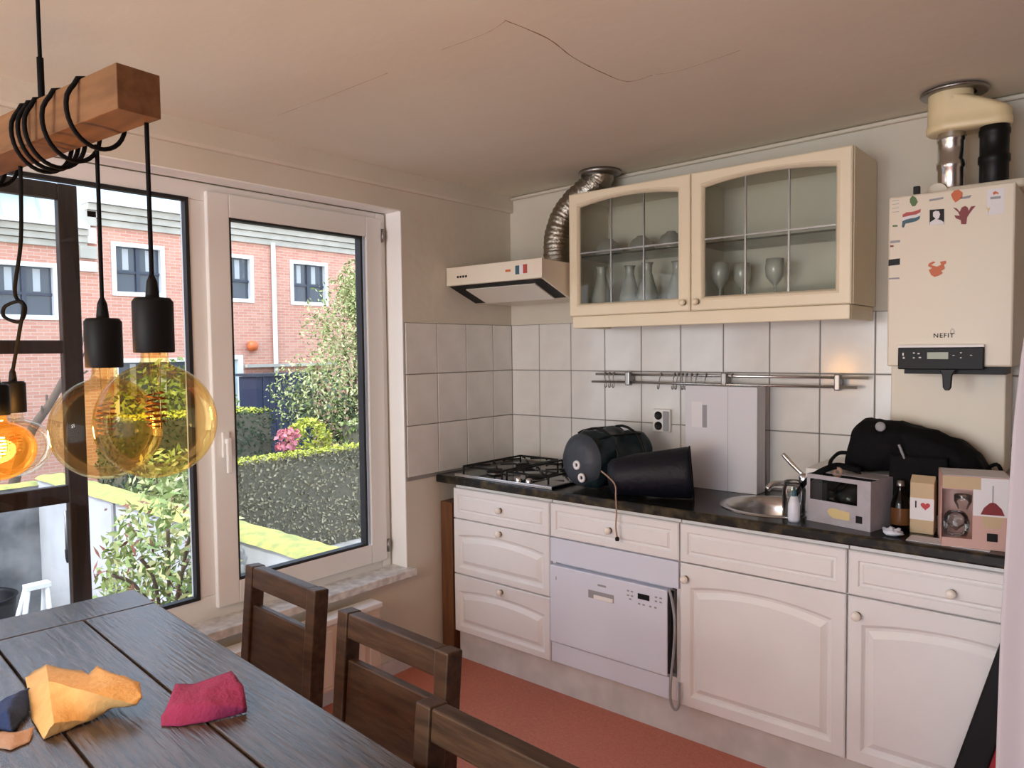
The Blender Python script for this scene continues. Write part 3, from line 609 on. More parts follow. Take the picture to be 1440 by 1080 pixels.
for i, (x, k) in enumerate([(.64, 1), (.665, 1), (.69, 1), (.945, 1), (1.015, 1), (1.035, 1), (1.055, 1), (1.075, 1), (1.10, 1), (1.125, 1), (1.17, 1), (1.29, 1)]):
    tag(hook(x, k), 'small bent steel hook hanging on the utensil rail', 'hook', 'hooks on the utensil rail')
sk = thing('wall_socket', 'white double wall socket on the tiles left of the white box', 'socket', (.935, -.012, 1.115))
B(.89, .98, -.034, -.0085, 1.115, 1.222).build('housing', 'white', sk, bevel=.005)
for z in (1.192, 1.144): MB().lathe([(0, .0012), (.016, .0012), (.018, .003), (.020, .003)], (.922, -.0335, z), 20, Matrix.Rotation(PI/2, 4, 'X')).build('outlet', 'black', sk)
B(.948, .976, -.040, -.033, 1.122, 1.214).build('switch_plate', 'grey_print', sk, bevel=.002)

# ================================================================== THINGS ON THE WORKTOP
ZC = .9005
# tall white carton
bx = thing('white_carton', 'tall flat white cardboard box standing against the tiles', 'box', (1.29, -.13, ZC))
cb_ = B(1.125, 1.445, -.165, -.075, ZC, 1.343).build('carton', 'carton_white', bx, bevel=.002)
B(1.155, 1.205, -.1656, -.164, 1.165, 1.275).build('label', 'paper', cb_); B(1.205, 1.226, -.1656, -.164, 1.165, 1.262).build('barcode', 'grey_print', cb_)
B(1.319, 1.3205, -.1654, -.164, ZC, 1.342).build('seam', 'grey_print', cb_)
B(1.4445, 1.4456, -.13, -.11, 1.08, 1.11).build('tape', 'paper', cb_)
# sleeping bag
def soft(c, ax, L, r, name, m, parent, rough=.012, sq_=2.6, flat0=0, taper=1.0, n=40, freq=9, zmin=ZC):
    ax = Vector(ax).normalized(); sd = ax.cross(Vector((0, 0, 1))).normalized(); up = sd.cross(ax)
    mb = MB(); c = Vector(c)
    def fn(u, v):
        t = u*2-1; rr = (1-abs(t)**sq_)**(1/sq_) if abs(t) < 1 else 0
        k = r*(1+(taper-1)*(u))
        a = v*2*PI; p = c+ax*(t*L/2)+(sd*math.cos(a)+up*math.sin(a))*rr*k
        nz = noise.fractal(p*freq, 1, 2, 3)*rough*(.3+rr); p += (sd*math.cos(a)+up*math.sin(a))*nz
        if p.z < zmin: p.z = zmin
        return p
    mb.grid(fn, n, n); o = mb.build(name, m, parent); return o
b1 = thing('sleeping_bag', 'dark teal sleeping bag packed in a round stuff sack', 'bag', (.83, -.37, ZC))
ax1 = Vector((.21, .97, 0)).normalized(); e0 = at(817, 655, 'y', -.50); c1 = Vector((e0.x, e0.y, ZC+.126))+ax1*.165
sack = soft(c1, ax1, .38, .122, 'sack', 'teal_nylon', b1, .022, 4.5, zmin=ZC+.0135)
e1 = c1-ax1*.186; sd1 = ax1.cross(Vector((0, 0, 1)))
mb = MB()
def capf(u, v):
    a = v*2*PI; rr = u*.117; q = e1-ax1*(.022*(1-u*u))+(sd1*math.cos(a)+Vector((0, 0, 1))*math.sin(a))*rr
    q += ax1*(noise.noise(q*20)*.006+.03*u**6); q.z = max(q.z, ZC+.0135); return q
mb.grid(capf, 14, 36); cap_ = mb.build('end_panel', 'grey_nylon', b1)
for t in (-.07, .09):
    q = [c1+ax1*t+(sd1*math.cos(a)+Vector((0, 0, 1))*math.sin(a))*.133 for a in [PI*k/24*2 for k in range(24)]]
    q = [Vector((p.x, p.y, max(p.z, ZC+.018))) for p in q]; MB().tube(q, .006, 6, closed=True).build('strap', 'black', b1)
for a in (.9, 2.0, 2.9):
    dr = sd1*math.cos(a)+Vector((0, 0, 1))*math.sin(a)
    q = smooth_path([c1-ax1*.13+dr*.124, c1-ax1*.10+dr*.132, c1-ax1*.05+dr*.136, c1+ax1*.05+dr*.136, c1+ax1*.12+dr*.130, c1+ax1*.155+dr*.10], 5)
    MB().tube([Vector((p.x, p.y, max(p.z, ZC+.018))) for p in q], .0055, 6).build('strap', 'black', b1)
for (pu, pv, r) in ((811, 654, .020), (818, 672, .020)):
    cpt = at(pu, pv, 'y', -.515); d_ = ray(pu, pv).normalized()
    hit = None
    # meet the end panel plane
    nrm = -ax1; den = d_.dot(nrm); s_ = ((e1-ax1*.020)-CAM).dot(nrm)/den; hit = CAM+d_*s_
    MB().tube([hit+(sd1*math.cos(a)+Vector((0, 0, 1))*math.sin(a))*r*.72 for a in [2*PI*k/16 for k in range(16)]], r*.34, 6, closed=True).build('logo_print', 'paper', cap_)
# black drum bag
b2 = thing('drum_bag', 'black cylindrical bag with a flat end and a hanging cord', 'bag', (1.1, -.47, ZC))
pA = Vector((.98, -.545, ZC+.082)); pB = Vector((1.27, -.40, ZC+.108)); axb = (pB-pA).normalized(); sb = axb.cross(Vector((0, 0, 1))); ub = sb.cross(axb)
prof = [(-.01, .02), (-.005, .05), (.01, .068), (.04, .076), (.12, .085), (.2, .095), (.3, .103), (.318, .104), (.325, .098), (.326, .0)]
mb = MB(); n = 32; vs = []
for d_, r in prof:
    for k in range(n):
        a = 2*PI*k/n; p = pA+axb*d_+(sb*math.cos(a)+ub*math.sin(a))*r
        p += (sb*math.cos(a)+ub*math.sin(a))*noise.noise(p*16)*.008*(1 if d_ < .3 else 0); p.z = max(p.z, ZC); vs.append(p)
mb.add(vs, [(i*n+k, i*n+(k+1) % n, (i+1)*n+(k+1) % n, (i+1)*n+k) for i in range(len(prof)-1) for k in range(n)], True); mb.f.append(list(range(n))); mb.smooth.append(False)
bb = mb.build('bag_body', 'navy', b2)
MB().tube([pB+axb*.0+(sb*math.cos(a)+ub*math.sin(a))*.104 for a in [2*PI*k/28 for k in range(28)]], .004, 6, closed=True).build('piping', 'soft_black', bb)
q = [at(864, 680, 'y', -.605), at(866, 700, 'y', -.612), at(867, 722, 'y', -.615), at(866, 740, 'y', -.616), at(868, 757, 'y', -.616)]
q = [pA+Vector((-.005, -.06, .03))]+q
MB().tube(smooth_path(q, 6), .0035, 6).build('draw_cord', 'beige_cloth', b2)
MB().lathe([(0, 0), (.008, .002), (.009, .012), (.005, .018), (0, .019)], q[-1]-Vector((0, 0, .012)), 10).build('cord_stop', 'black', b2)

# bulb box
def facebox(name, label, cat, px0, px1, yfront, depth, z1, m, rz=0):
    a = at(px0[0], px0[1], 'z', ZC); b = at(px1[0], px1[1], 'z', ZC); w = Vector((b.x-a.x, b.y-a.y)).length; ang = math.atan2(b.y-a.y, b.x-a.x)
    r = thing(name, label, cat, (a.x, a.y, ZC), rz=ang, local=True); return r, w
r, w = facebox('bulb_box', 'grey display box with a large light bulb in its window', 'box', (1131, 733), (1227, 752), 0, .2, 1.04, 'carton_grey')
r.location.y += .025; H, DP = .165, .155; w = .225
mb = MB(); wx0, wx1, wz0, wz1 = .055, w-.045, .078, .150
mb.box(0, w, 0, .002, 0, wz0); mb.box(wx1, w, 0, .002, wz0, H); mb.box(0, .012, 0, .002, wz0, wz1); mb.box(0, wx1, 0, .002, wz1, H)
mb.box(0, .002, .002, DP, 0, H); mb.box(w-.002, w, .002, DP, 0, H); mb.box(.002, w-.002, DP-.002, DP, 0, H); mb.box(.002, w-.002, .002, DP-.002, 0, .002); mb.box(.002, w-.002, .06, DP-.002, H-.002, H)
ct = mb.build('carton', 'carton_grey', r)
B(.012, wx1, .0005, .0012, wz0, wz1).build('clear_window', 'cab_pane', ct)
B(.004, w-.004, .09, .094, .004, H-.006).build('inner_card', 'black', ct)
MB().lathe([(0, -.058), (.03, -.05), (.052, -.028), (.058, 0), (.05, .03), (.028, .052), (.016, .066), (.016, .085)], (.125, .062, .088), 24, Matrix.Rotation(-PI/2, 4, 'Y')).build('boxed_bulb', 'clear_glass', r)
MB().prism([(.075, .045), (.085, .055), (.10, .058), (.12, .055), (.155, .052), (.155, .025), (.12, .024), (.10, .024), (.085, .03)], 'y', -.0006, .001).build('printed_bulb', 'beige_print', ct)
B(.176, .198, -.0006, .001, .022, .046).build('badge', 'black', ct)
# black cable and bag strap on the box
q = [at(1115, 700, 'y', -.46), at(1135, 675, 'y', -.47), at(1160, 660, 'y', -.46), at(1180, 655, 'y', -.42), at(1210, 662, 'y', -.40)]
q = smooth_path(q, 6); mb = MB(); vs = []
for p in q: vs += [p+Vector((0, 0, .011)), p+Vector((.004, -.006, -.011))]
mb.add(vs, [(2*i, 2*i+1, 2*i+3, 2*i+2) for i in range(len(q)-1)], True)
# detergent bottle / wrapped things left of the box
tg = thing('dish_soap', 'small bottle of blue dish soap beside the bulb box', 'bottle', (1.722, -.535, ZC))
MB().lathe([(0, 0), (.018, 0), (.02, .01), (.02, .06), (.012, .085), (.008, .09)], (1.722, -.535, ZC), 16).build('bottle', 'cool_white', tg)
MB().lathe([(.009, .085), (.009, .105), (.005, .11), (.004, .12), (0, .12)], (1.722, -.535, ZC), 12).build('cap', 'flag_blue', tg)
st = thing('strap_roll', 'black strap with a tan buckle draped over the bulb box', 'strap', tuple(q[0]))
me_ = mb.build('strap', 'soft_black', st, solid=.003)
ce = at(1178, 664, 'y', -.43); MB().lathe([(.006, -.006), (.017, -.006), (.019, 0), (.017, .006), (.006, .006), (.005, 0), (.006, -.006)], ce, 18, Matrix.Rotation(PI/2.4, 4, 'X') @ Matrix.Rotation(.5, 4, 'Z')).build('buckle', 'beige_cloth', st)
# glass jar behind the tap
tag(MB().lathe([(0, 0), (.036, 0), (.04, .006), (.04, .10), (.034, .115), (.034, .13), (.031, .13), (.031, .112), (.036, .098), (.036, .008), (0, .006)], (1.70, -.47, ZC), 24).build('glass_jar', 'clear_glass'), 'clear glass jar behind the chrome tap', 'jar')
# white carton under the black duffel
wb = tag(B(1.70, 2.24, -.35, -.02, ZC, 1.062).build('low_carton', 'white', bevel=.002), 'low white box against the tiles under the black duffel', 'box')
bg_ = thing('duffel_bag', 'crumpled black duffel bag lying below the boiler', 'bag', (2.05, -.22, 1.062))
mb = MB()
top = [(0, .02), (.06, .15), (.12, .185), (.25, .185), (.40, .182), (.6, .16), (.8, .125), (.92, .09), (1, .02)]
def interp(T, t):
    for (a, b), (c, d) in zip(T, T[1:]):
        if t <= c: return b+(d-b)*(t-a)/(c-a)
    return T[-1][1]
def duf(u, v):
    x = 1.825+u*.445; h = interp(top, u); a = v*2*PI
    cyy = -.285; ry = .09*(max(0.02, 1-abs(2*u-1)**5))**.3; y = cyy+ry*math.cos(a)*(abs(math.cos(a))**-.15 if abs(math.cos(a)) > 1e-3 else 1)
    z = 1.063+h*.5+h*.5*math.sin(a)*(abs(math.sin(a))**-.2 if abs(math.sin(a)) > 1e-3 else 1)
    p = Vector((x, y, z)); k = noise.fractal(p*13, 1, 2, 3)*.016
    p.y += math.cos(a)*k; p.z += math.sin(a)*k*.7; p.z = max(p.z, 1.063); return p
mb.grid(duf, 48, 40); mb.build('bag_body', 'soft_black', bg_)
mb = MB()
def flap(u, v):
    x = 1.99+u*.17; t = v; y = -.383-.006*math.sin(t*3)-.006*noise.noise((x*20, t*3, 0)); z = 1.14-t*.21*(1-.15*abs(2*u-1)); return Vector((x, y, z))
mb.grid(flap, 16, 16); mb.build('side_flap', 'soft_black', bg_, solid=.012)
q = smooth_path([(1.86, -.36, 1.13), (1.815, -.34, 1.125), (1.78, -.31, 1.095), (1.765, -.28, 1.07)], 5)
MB().tube(q, .007, 6).build('handle', 'soft_black', bg_)
q = smooth_path([(2.25, -.31, 1.10), (2.285, -.32, 1.125), (2.30, -.32, 1.09), (2.285, -.31, 1.05)], 5); MB().tube(q, .006, 6).build('handle', 'soft_black', bg_)
p0 = at(1238, 600, 'y', -.372); MB().lathe([(0, .004), (.014, .004), (.017, 0), (.014, -.004)], p0, 18, Matrix.Rotation(PI/2.2, 4, 'X')).build('round_badge', 'grey_print', bg_)
pa, pb = at(1264, 625, 'y', -.384), at(1272, 645, 'y', -.386); MB().tube([pa, pb], .0045, 6).build('zip_pull', 'grey_print', bg_)
# brown bottle
bc = Vector((2.035, -.44, ZC)); bt = thing('brown_bottle', 'dark brown glass bottle between the two display boxes', 'bottle', bc)
MB().lathe([(0, 0), (.026, 0), (.029, .004), (.029, .085), (.024, .105), (.012, .125), (.0105, .15), (.012, .155), (0, .156)], bc, 20).build('bottle', 'brown_glass', bt)
MB().lathe([(.0297, .02), (.0297, .075)], bc, 20).build('label', 'amber_liquid', bt)
MB().lathe([(0, .165), (.011, .163), (.0125, .15), (.0125, .146)], bc, 14).build('cap', 'steel_dark', bt)
# I heart carton
hc = thing('heart_carton', 'small kraft carton printed with I and a red heart', 'carton', (2.10, -.428, ZC), rz=math.radians(2), local=True)
mb = B(-.034, .034, -.03, .03, 0, .165); k1 = mb.build('carton', 'kraft', hc, bevel=.002)
MB().prism([(-.03, .165), (.03, .165), (0, .185)], 'x', -.034, .034).build('gable', 'kraft', hc)
B(-.034, .034, -.0306, -.0295, .045, .115).build('label', 'paper', k1)
text_mesh('I', .032, 'lettering', 'black', k1, Vector((-.017, -.0312, .093)), FRONT)
P = []
for k in range(24):
    t_ = 2*PI*k/24; P.append((.010+.00085*16*math.sin(t_)**3, .091+.00085*(13*math.cos(t_)-5*math.cos(2*t_)-2*math.cos(3*t_)-math.cos(4*t_))))
MB().prism(P, 'y', -.0314, -.0300).build('heart', 'red', k1)
# wineglass box
r, w = facebox('wineglass_box', 'pink display box with two wine glasses behind its cut-out', 'box', (1320, 772), (1413, 781), 0, .15, 1.1, 'carton_pink')
r.location.y += .045; w = .175; H, DP = .215, .16
mb = MB(); wx1 = .078
mb.box(0, w, 0, .002, 0, .028); mb.box(wx1, w, 0, .002, .028, H); mb.box(0, wx1, 0, .002, .175, H); mb.box(w-.002, w, .002, DP, 0, H)
mb.box(0, .002, .045, DP, 0, H); mb.box(.002, w-.002, DP-.002, DP, 0, H); mb.box(.002, w-.002, .002, DP-.002, 0, .002); mb.box(0, .002, .002, .045, .175, H)
ct = mb.build('carton', 'carton_pink', r)
B(wx1+.001, w-.001, -.0005, .001, .10, H-.002).build('upper_print', 'paper', ct)
B(0.001, wx1+.02, -.0007, .001, .178, H-.002).build('top_print', 'kraft', ct)
MB().prism([(.002, .02), (w-.002, .02), (w-.002, DP), (.002, DP)], 'z', H-.003, H).build('lid', 'paper', ct)
MB().prism([(.098, .105), (.158, .105), (.15, .125), (.136, .14), (.128, .143), (.12, .14), (.106, .125)], 'y', -.0012, .0).build('printed_bowl', 'dark_red', ct)
MB().prism([(.1265, .142), (.1295, .142), (.1295, .192), (.1265, .192)], 'y', -.0012, .0).build('printed_stem', 'grey_print', ct)
MB().prism([(.10, .10), (.156, .10), (.148, .065), (.108, .065)], 'y', -.0010, .0008).build('printed_glass', 'kraft', ct)
B(.115, .142, -.001, .001, .026, .050).build('badge', 'black', ct)
B(.004, w-.004, .10, .103, .004, H-.006).build('inner_card', 'carton_pink', ct)
MB().lathe([(0, .03), (.03, .03), (.034, .045), (.036, .07), (.03, .09), (.022, .10), (.02, .10), (.028, .088), (.033, .07), (0, .04)], (.040, .042, 0), 22).build('boxed_glass', 'clear_glass', r)
MB().lathe([(.012, .105), (.018, .118), (.024, .13), (.024, .15), (.022, .15), (.022, .13)], (.058, .055, 0), 18).build('boxed_glass', 'clear_glass', r)
pz = at(1300, 762, 'z', ZC)
mb = MB(); mb.box(-.04, .18, -.03, .05, 0, .0015); o = mb.build('paper_sheet', 'paper'); o.location = (2.19, -.535, ZC-.0005+.0005); tag(o, 'white paper sheet lying under the wineglass box', 'paper')
mb = MB()
def crum(u, v):
    a = v*2*PI; t_ = u*PI; p = Vector((.028*math.sin(t_)*math.cos(a), .022*math.sin(t_)*math.sin(a), .012-.012*math.cos(t_))); return p+p*noise.noise(p*90)*.6
mb.grid(crum, 12, 16); o = mb.build('crumpled_wrapper', 'cool_white'); o.location = (2.035, -.545, ZC); tag(o, 'small crumpled pale blue wrapper on the worktop edge', 'wrapper')

# ================================================================== TABLE AND CHAIRS
TA = math.radians(-4.4); TZ = .76
tb = thing('dining_table', 'dark stained plank dining table with end board', 'table', (.19, -2.108, 0), rz=TA, local=True)
TLn, TWd = 1.95, .86       # local x along, y negative across
LT = -TWd
plank_y = [(-.002, -.192), (-.197, -.405), (-.410, -.625), (-.630, -.858)]
for (a, b) in plank_y:
    o = B(.186, TLn-.19, b, a, TZ-.038, TZ+random.uniform(-.0015, .0005)).build('plank', 'table_wood', tb, bevel=.004)
for (a, b) in ((0, .183), (TLn-.187, TLn)): B(a, b, -.86, 0, TZ-.038, TZ).build('end_board', 'table_wood', tb, bevel=.005)
mb = MB(); mb.box(.07, TLn-.07, -.10, -.075, TZ-.13, TZ-.038); mb.box(.07, TLn-.07, -.785, -.76, TZ-.13, TZ-.038); mb.box(.07, .095, -.76, -.10, TZ-.13, TZ-.038); mb.box(TLn-.095, TLn-.07, -.76, -.10, TZ-.13, TZ-.038)
mb.build('apron', 'chair_wood', tb)
for x in (.06, TLn-.14):
    for y in (-.14, -.80): B(x, x+.08, y, y+.08, 0, TZ-.038).build('leg', 'table_wood', tb, bevel=.004)
def chair(x, y, w, label, rz=0, ztop=.86):
    c = thing('dining_chair', label, 'chair', (x, y, 0), 'dark wooden chairs along the table', rz, local=True)
    # local: back rest outer face at y=0.., width w along x, seat towards -y
    lean = Matrix.Identity(4); zs = .44; hw = w/2
    def L(x0, x1, y0, y1, z0, z1, name):
        M = Matrix.Translation((0, -.02, zs)) @ Matrix.Rotation(-math.radians(5), 4, 'X') @ Matrix.Translation((0, .02, -zs))
        return MB().box(x0, x1, y0, y1, z0, z1, M).build(name, 'chair_wood', c, bevel=.004)
    t = .042
    for s_ in (-1, 1):
        xa, xb = (-hw, -hw+t) if s_ < 0 else (hw-t, hw)
        L(xa, xb, -.045, 0, zs, ztop, 'stile'); B(xa, xb, -.065, -.02, 0, zs).build('leg', 'chair_wood', c, bevel=.003)
        B(xa, xb, -.40, -.36, 0, zs-.03).build('leg', 'chair_wood', c, bevel=.003)
        B(xa+.008, xb-.008, -.36, -.065, zs-.09, zs-.03).build('seat_rail', 'chair_wood', c)
    L(-hw+t, hw-t, -.042, -.004, ztop-.062, ztop-.001, 'top_rail')
    L(-hw+t, hw-t, -.036, -.012, ztop-.30, ztop-.115, 'back_panel')
    B(-hw+t, hw-t, -.395, -.37, zs-.09, zs-.03).build('seat_rail', 'chair_wood', c); B(-hw+t, hw-t, -.055, -.03, zs-.09, zs-.03).build('seat_rail', 'chair_wood', c)
    B(-hw, hw, -.41, -.068, zs-.03, zs).build('seat', 'chair_wood', c, bevel=.006)
    return c
chair(.735, -1.925, .385, 'dark wooden chair with slotted back standing nearest the window sill', math.radians(-2.5))
chair(1.295, -1.99, .41, 'dark wooden chair with slotted back, middle one of three along the table', math.radians(-2.5))
chair(1.80, -2.195, .40, 'dark wooden chair pushed tight against the table edge, farthest from the window', math.radians(-3))

# cloths on the table
def tz(px, py_, h): return at(px, py_, 'z', TZ+.001+h)
def cloth(name, m, label, cat, pts, tris, sub=3, th=.0025, rough=.003, smooth=.3, sharp=None):
    vs = [tz(a/2.7, 680+b/2.7, h) for a, b, h in pts]
    bmm = bmesh.new(); bv = [bmm.verts.new(v) for v in vs]
    for t_ in tris: bmm.faces.new([bv[i] for i in t_])
    bmesh.ops.subdivide_edges(bmm, edges=bmm.edges[:], cuts=5, use_grid_fill=True, smooth=smooth)
    for v in bmm.verts:
        v.co.z += noise.noise(v.co*45)*rough+noise.noise(v.co*110)*rough*.4; v.co.z = max(v.co.z, TZ+.0022)
    mb = MB(); bmm.verts.ensure_lookup_table(); mb.v = [v.co.copy() for v in bmm.verts]; mb.f = [[v.index for v in f.verts] for f in bmm.faces]
    bmm.verts.index_update(); mb.f = [[v.index for v in f.verts] for f in bmm.faces]; mb.smooth = [True]*len(mb.f); bmm.free()
    o = mb.build(name, m, solid=th)
    if sharp: o.data.set_sharp_from_angle(angle=math.radians(sharp))
    return tag(o, label, cat)
cloth('yellow_cloth', 'yellow_cloth', 'crumpled mustard yellow cloth lying on the table', 'cloth',
      [(95, 735, .006), (175, 690, .030), (335, 722, .034), (370, 697, .046), (530, 755, .046), (540, 812, .036), (520, 842, .030), (340, 792, .056), (185, 752, .060), (110, 800, .020), (120, 890, .004), (205, 912, .024), (165, 968, .003), (355, 892, .006), (430, 850, .014)],
      [(0, 1, 8, 9), (1, 2, 7, 8), (2, 3, 4, 7), (4, 5, 6, 7), (9, 8, 11, 10), (8, 7, 13, 11), (7, 6, 14, 13), (10, 11, 12), (11, 13, 12)], smooth=.12, sharp=22, rough=.0045)
cloth('magenta_cloth', 'magenta_cloth', 'folded magenta cloth lying on the table', 'cloth',
      [(612, 888, .006), (640, 835, .022), (665, 765, .026), (745, 758, .026), (880, 712, .046), (925, 770, .040), (938, 850, .016), (936, 868, .001), (790, 905, .001), (680, 922, .001), (612, 922, .0005), (790, 790, .034), (690, 838, .030), (820, 838, .030)],
      [(0, 1, 12), (1, 2, 3, 12), (3, 11, 12), (3, 4, 11), (4, 5, 11), (5, 6, 13, 11), (11, 13, 12), (0, 12, 9, 10), (12, 13, 8, 9), (13, 6, 7, 8)], rough=.004)
cloth('blue_cloth', 'blue_cloth', 'dark blue cloth bunched against the yellow cloth', 'cloth',
      [(-60, 845, .01), (0, 830, .022), (70, 790, .03), (110, 778, .022), (122, 800, .012), (104, 882, .006), (45, 946, .003), (-10, 925, .004), (-60, 920, .002), (30, 860, .036)],
      [(0, 1, 9, 8), (1, 2, 9), (2, 3, 4, 9), (4, 5, 9), (5, 6, 9), (6, 7, 9), (7, 8, 9)])
cloth('beige_cloth', 'beige_cloth', 'pale brown cloth under the dark blue cloth', 'cloth',
      [(-60, 940, .003), (0, 940, .008), (60, 945, .010), (130, 928, .006), (112, 982, .001), (40, 1012, .001), (0, 1004, .001), (-60, 1000, .001)],
      [(0, 1, 6, 7), (1, 2, 5, 6), (2, 3, 4, 5)])

# ================================================================== PENDANT LAMP
S = .867; TLc = CAM+(Vector((1.3048, -2.5606, 1.9892))-CAM)*S; hd_ = .0869; bs = .075*S
la = Vector((-math.cos(hd_), -math.sin(hd_), 0)); ln = Vector((-math.sin(hd_), math.cos(hd_), 0))
lamp = thing('pendant_lamp', 'wooden beam pendant lamp with black cords and amber globe bulbs', 'lamp', TLc+la*.5+ln*bs/2)
BL = 1.15
vs = []
for d_ in (0, BL):
    for (i, j) in ((0, 0), (1, 0), (1, 1), (0, 1)): vs.append(TLc+la*d_+ln*bs*i-Vector((0, 0, bs*j)))
MB().add(vs, [(0, 1, 2, 3), (4, 5, 6, 7), (0, 1, 5, 4), (1, 2, 6, 5), (2, 3, 7, 6), (3, 0, 4, 7)]).build('beam', 'beam_wood', lamp, bevel=.0015)
bc_ = TLc+ln*bs/2-Vector((0, 0, bs/2))
def on_beam(d_): return bc_+la*d_
def wrap(d0, d1, turns, r=.0036, ph=0, slack=.012):
    q = []; N = int(turns*32); hw = bs/2+r
    for i in range(N+1):
        t_ = i/N; a = ph+2*PI*turns*t_; c, s_ = math.cos(a), math.sin(a); k = hw/max(abs(c), abs(s_))
        k2 = hw*1.40 if s_ < .35 else min(k, hw*1.40)
        w = max(0, min(1, (.97-s_)/.75)); w = w*w*(3-2*w); k2 = hw*1.38*w+min(k, hw*1.36)*(1-w)
        q.append(on_beam(d0+(d1-d0)*t_)+ln*c*k2+Vector((0, 0, s_*k2-(slack*(.5-.5*s_)))))
    return q
CR = .0036
# wraps around the beam
MB().tube(wrap(.105, .150, 1.0, ph=PI*.5), CR, 8).build('cord_wrap', 'cord', lamp)
MB().tube(wrap(.255, .330, 3.0, ph=PI*.5, slack=.02), CR, 8).build('cord_wrap', 'cord', lamp)
MB().tube(wrap(.185, .235, 1.0, ph=PI*.5, slack=.018), CR, 8).build('cord_wrap', 'cord', lamp)
MB().tube(wrap(.50, .62, 2.0, ph=PI*.5, slack=.014), CR, 8).build('cord_wrap', 'cord', lamp)
# suspension cable up to the ceiling
for d_ in (.315, .95):
    s0 = on_beam(d_)+Vector((0, 0, bs/2)); cz = ceil_z(s0.x, s0.y)
    MB().tube([s0, s0+Vector((0, 0, .09))], .0055, 8).build('cable_grip', 'cord', lamp)
    MB().tube([s0+Vector((0, 0, .08)), Vector((s0.x, s0.y, cz-.001))], .0034, 8).build('suspension_cable', 'cord', lamp)
    MB().lathe([(0, 0), (.03, 0), (.032, .004), (.03, .022), (0, .022)], Vector((s0.x, s0.y, cz-.024)), 20).build('ceiling_rose', 'cord', lamp)
def pendant(top, pxs, depth, ysock, ybot, rb, on=False, loop=False, clear=False, squash=.97):
    """socket at pixel column pxs / row ysock (its lower rim), bulb bottom at ybot, at the given distance"""
    if depth: rim = atd(pxs, ysock, depth); bot = atd(pxs, ybot, depth)
    else:
        dd = (top-CAM).dot(FW)
        def zrow(py_):
            z = top.z-.5
            for _ in range(12):
                v = Vector((top.x, top.y, z))-CAM; e = (540-FPX*v.dot(UP)/v.dot(FW))-py_; z += e*v.dot(FW)/FPX
            return z
        rim = Vector((top.x, top.y, zrow(ysock))); bot = Vector((top.x, top.y, zrow(ybot)))
    cx, cy_ = rim.x, rim.y
    sr = rb*.335; sh = rb*.96
    if loop:
        m1 = top.lerp(Vector((cx, cy_, rim.z+sh)), .62); side = RT*.02
        q = smooth_path([top, top.lerp(m1, .5)+RT*.006, m1+Vector((0, 0, .03)), m1+side, m1+side*.4-Vector((0, 0, .03)), m1-side*1.2-Vector((0, 0, .02)), m1-side*1.0+Vector((0, 0, .002)), m1+side*.8+Vector((0, 0, .008)), m1+side*.3-Vector((0, 0, .05)), Vector((cx, cy_, rim.z+sh+.02))], 8)
    else: q = smooth_path([top, top.lerp(Vector((cx, cy_, rim.z+sh)), .5), Vector((cx, cy_, rim.z+sh))], 4)
    MB().tube(q, CR, 8).build('cord', 'cord', lamp)
    c = Vector((cx, cy_, rim.z)); k = rb/.09
    so_ = MB().lathe([(sr*.96, 0), (sr, .002*k), (sr, sh*.93), (sr*.86, sh), (sr*.35, sh), (sr*.33, sh+.006*k), (sr*.26, sh+.026*k), (sr*.13, sh+.036*k), (0, sh+.036*k)], c, 28).build('socket', 'bakelite', lamp)
    H = rim.z-bot.z; zc = bot.z-rim.z+rb*squash     # bulb centre relative to the rim
    prof = [(sr*.62, .005)]
    neck = sr*.66; prof += [(neck, -.003*k), (neck*1.02, -.012*k)]
    a0 = math.asin(min(.95, neck*1.25/rb))
    hU = (-.020*k-zc)/math.cos(a0)     # the shoulders stretch up to the neck
    for i in range(29):
        a = a0+(PI-a0)*i/28; prof.append((max(.0005, rb*math.sin(a)), zc+(hU if a < PI/2 else rb*squash)*math.cos(a)))
    bu = MB().lathe(prof, c, 40).build('bulb', 'amber_lit' if on else 'amber_glass' if not clear else 'amber_clear', lamp)
    MB().lathe([(sr*.3, 0), (sr*.26, -.02*k), (sr*.2, -.055*k), (sr*.09, -.07*k), (0, -.072*k)], c, 14).build('glass_stem', 'amber_clear', bu)
    fm = 'filament_on' if on else 'filament_off'; mb = MB(); q = []
    for i in range(72):
        t_ = i/71; a = t_*2*PI*6; rr = .012*k*(1+.3*math.sin(PI*t_)); q.append(c+Vector((rr*math.cos(a), rr*math.sin(a), -.062*k-.055*k*t_)))
    mb.tube(q, .0016*k, 5); mb.build('filament', fm, bu)
    for sx in (-1, 1): MB().tube([c+Vector((sx*.004*k, 0, -.06*k)), c+Vector((sx*.016*k, 0, -.075*k)), c+Vector((sx*.017*k, 0, -.12*k))], .0008*k, 5).build('support_wire', 'steel_dark', bu)
    if on:
        l = D.lights.new('bulb_light', 'POINT'); l.energy = 8; l.color = (1, .66, .34); l.shadow_soft_size = .03
        lo = D.objects.new('bulb_light', l); COL.objects.link(lo); lo.location = (c+Vector((0, 0, -.09*k)))-ORG[lamp.name]; lo.parent = lamp
    return bu
def under(d_, off=0): return on_beam(d_)-Vector((0, 0, bs/2))+ln*off
ZU = under(0).z
pendant(at(206, 173, 'z', ZU), 0, 0, 496, 671, .088)
pendant(at(136, 203, 'z', ZU), 147, 1.30, 517, 674, .091)
pendant(under(.52, -.02), -3, 1.36, 584, 676, .060, on=True)
pendant(under(.47, .024), 20, 1.58, 580, 671, .070, loop=True, clear=True)
pendant(under(.80, 0), -190, 1.75, 520, 640, .09)

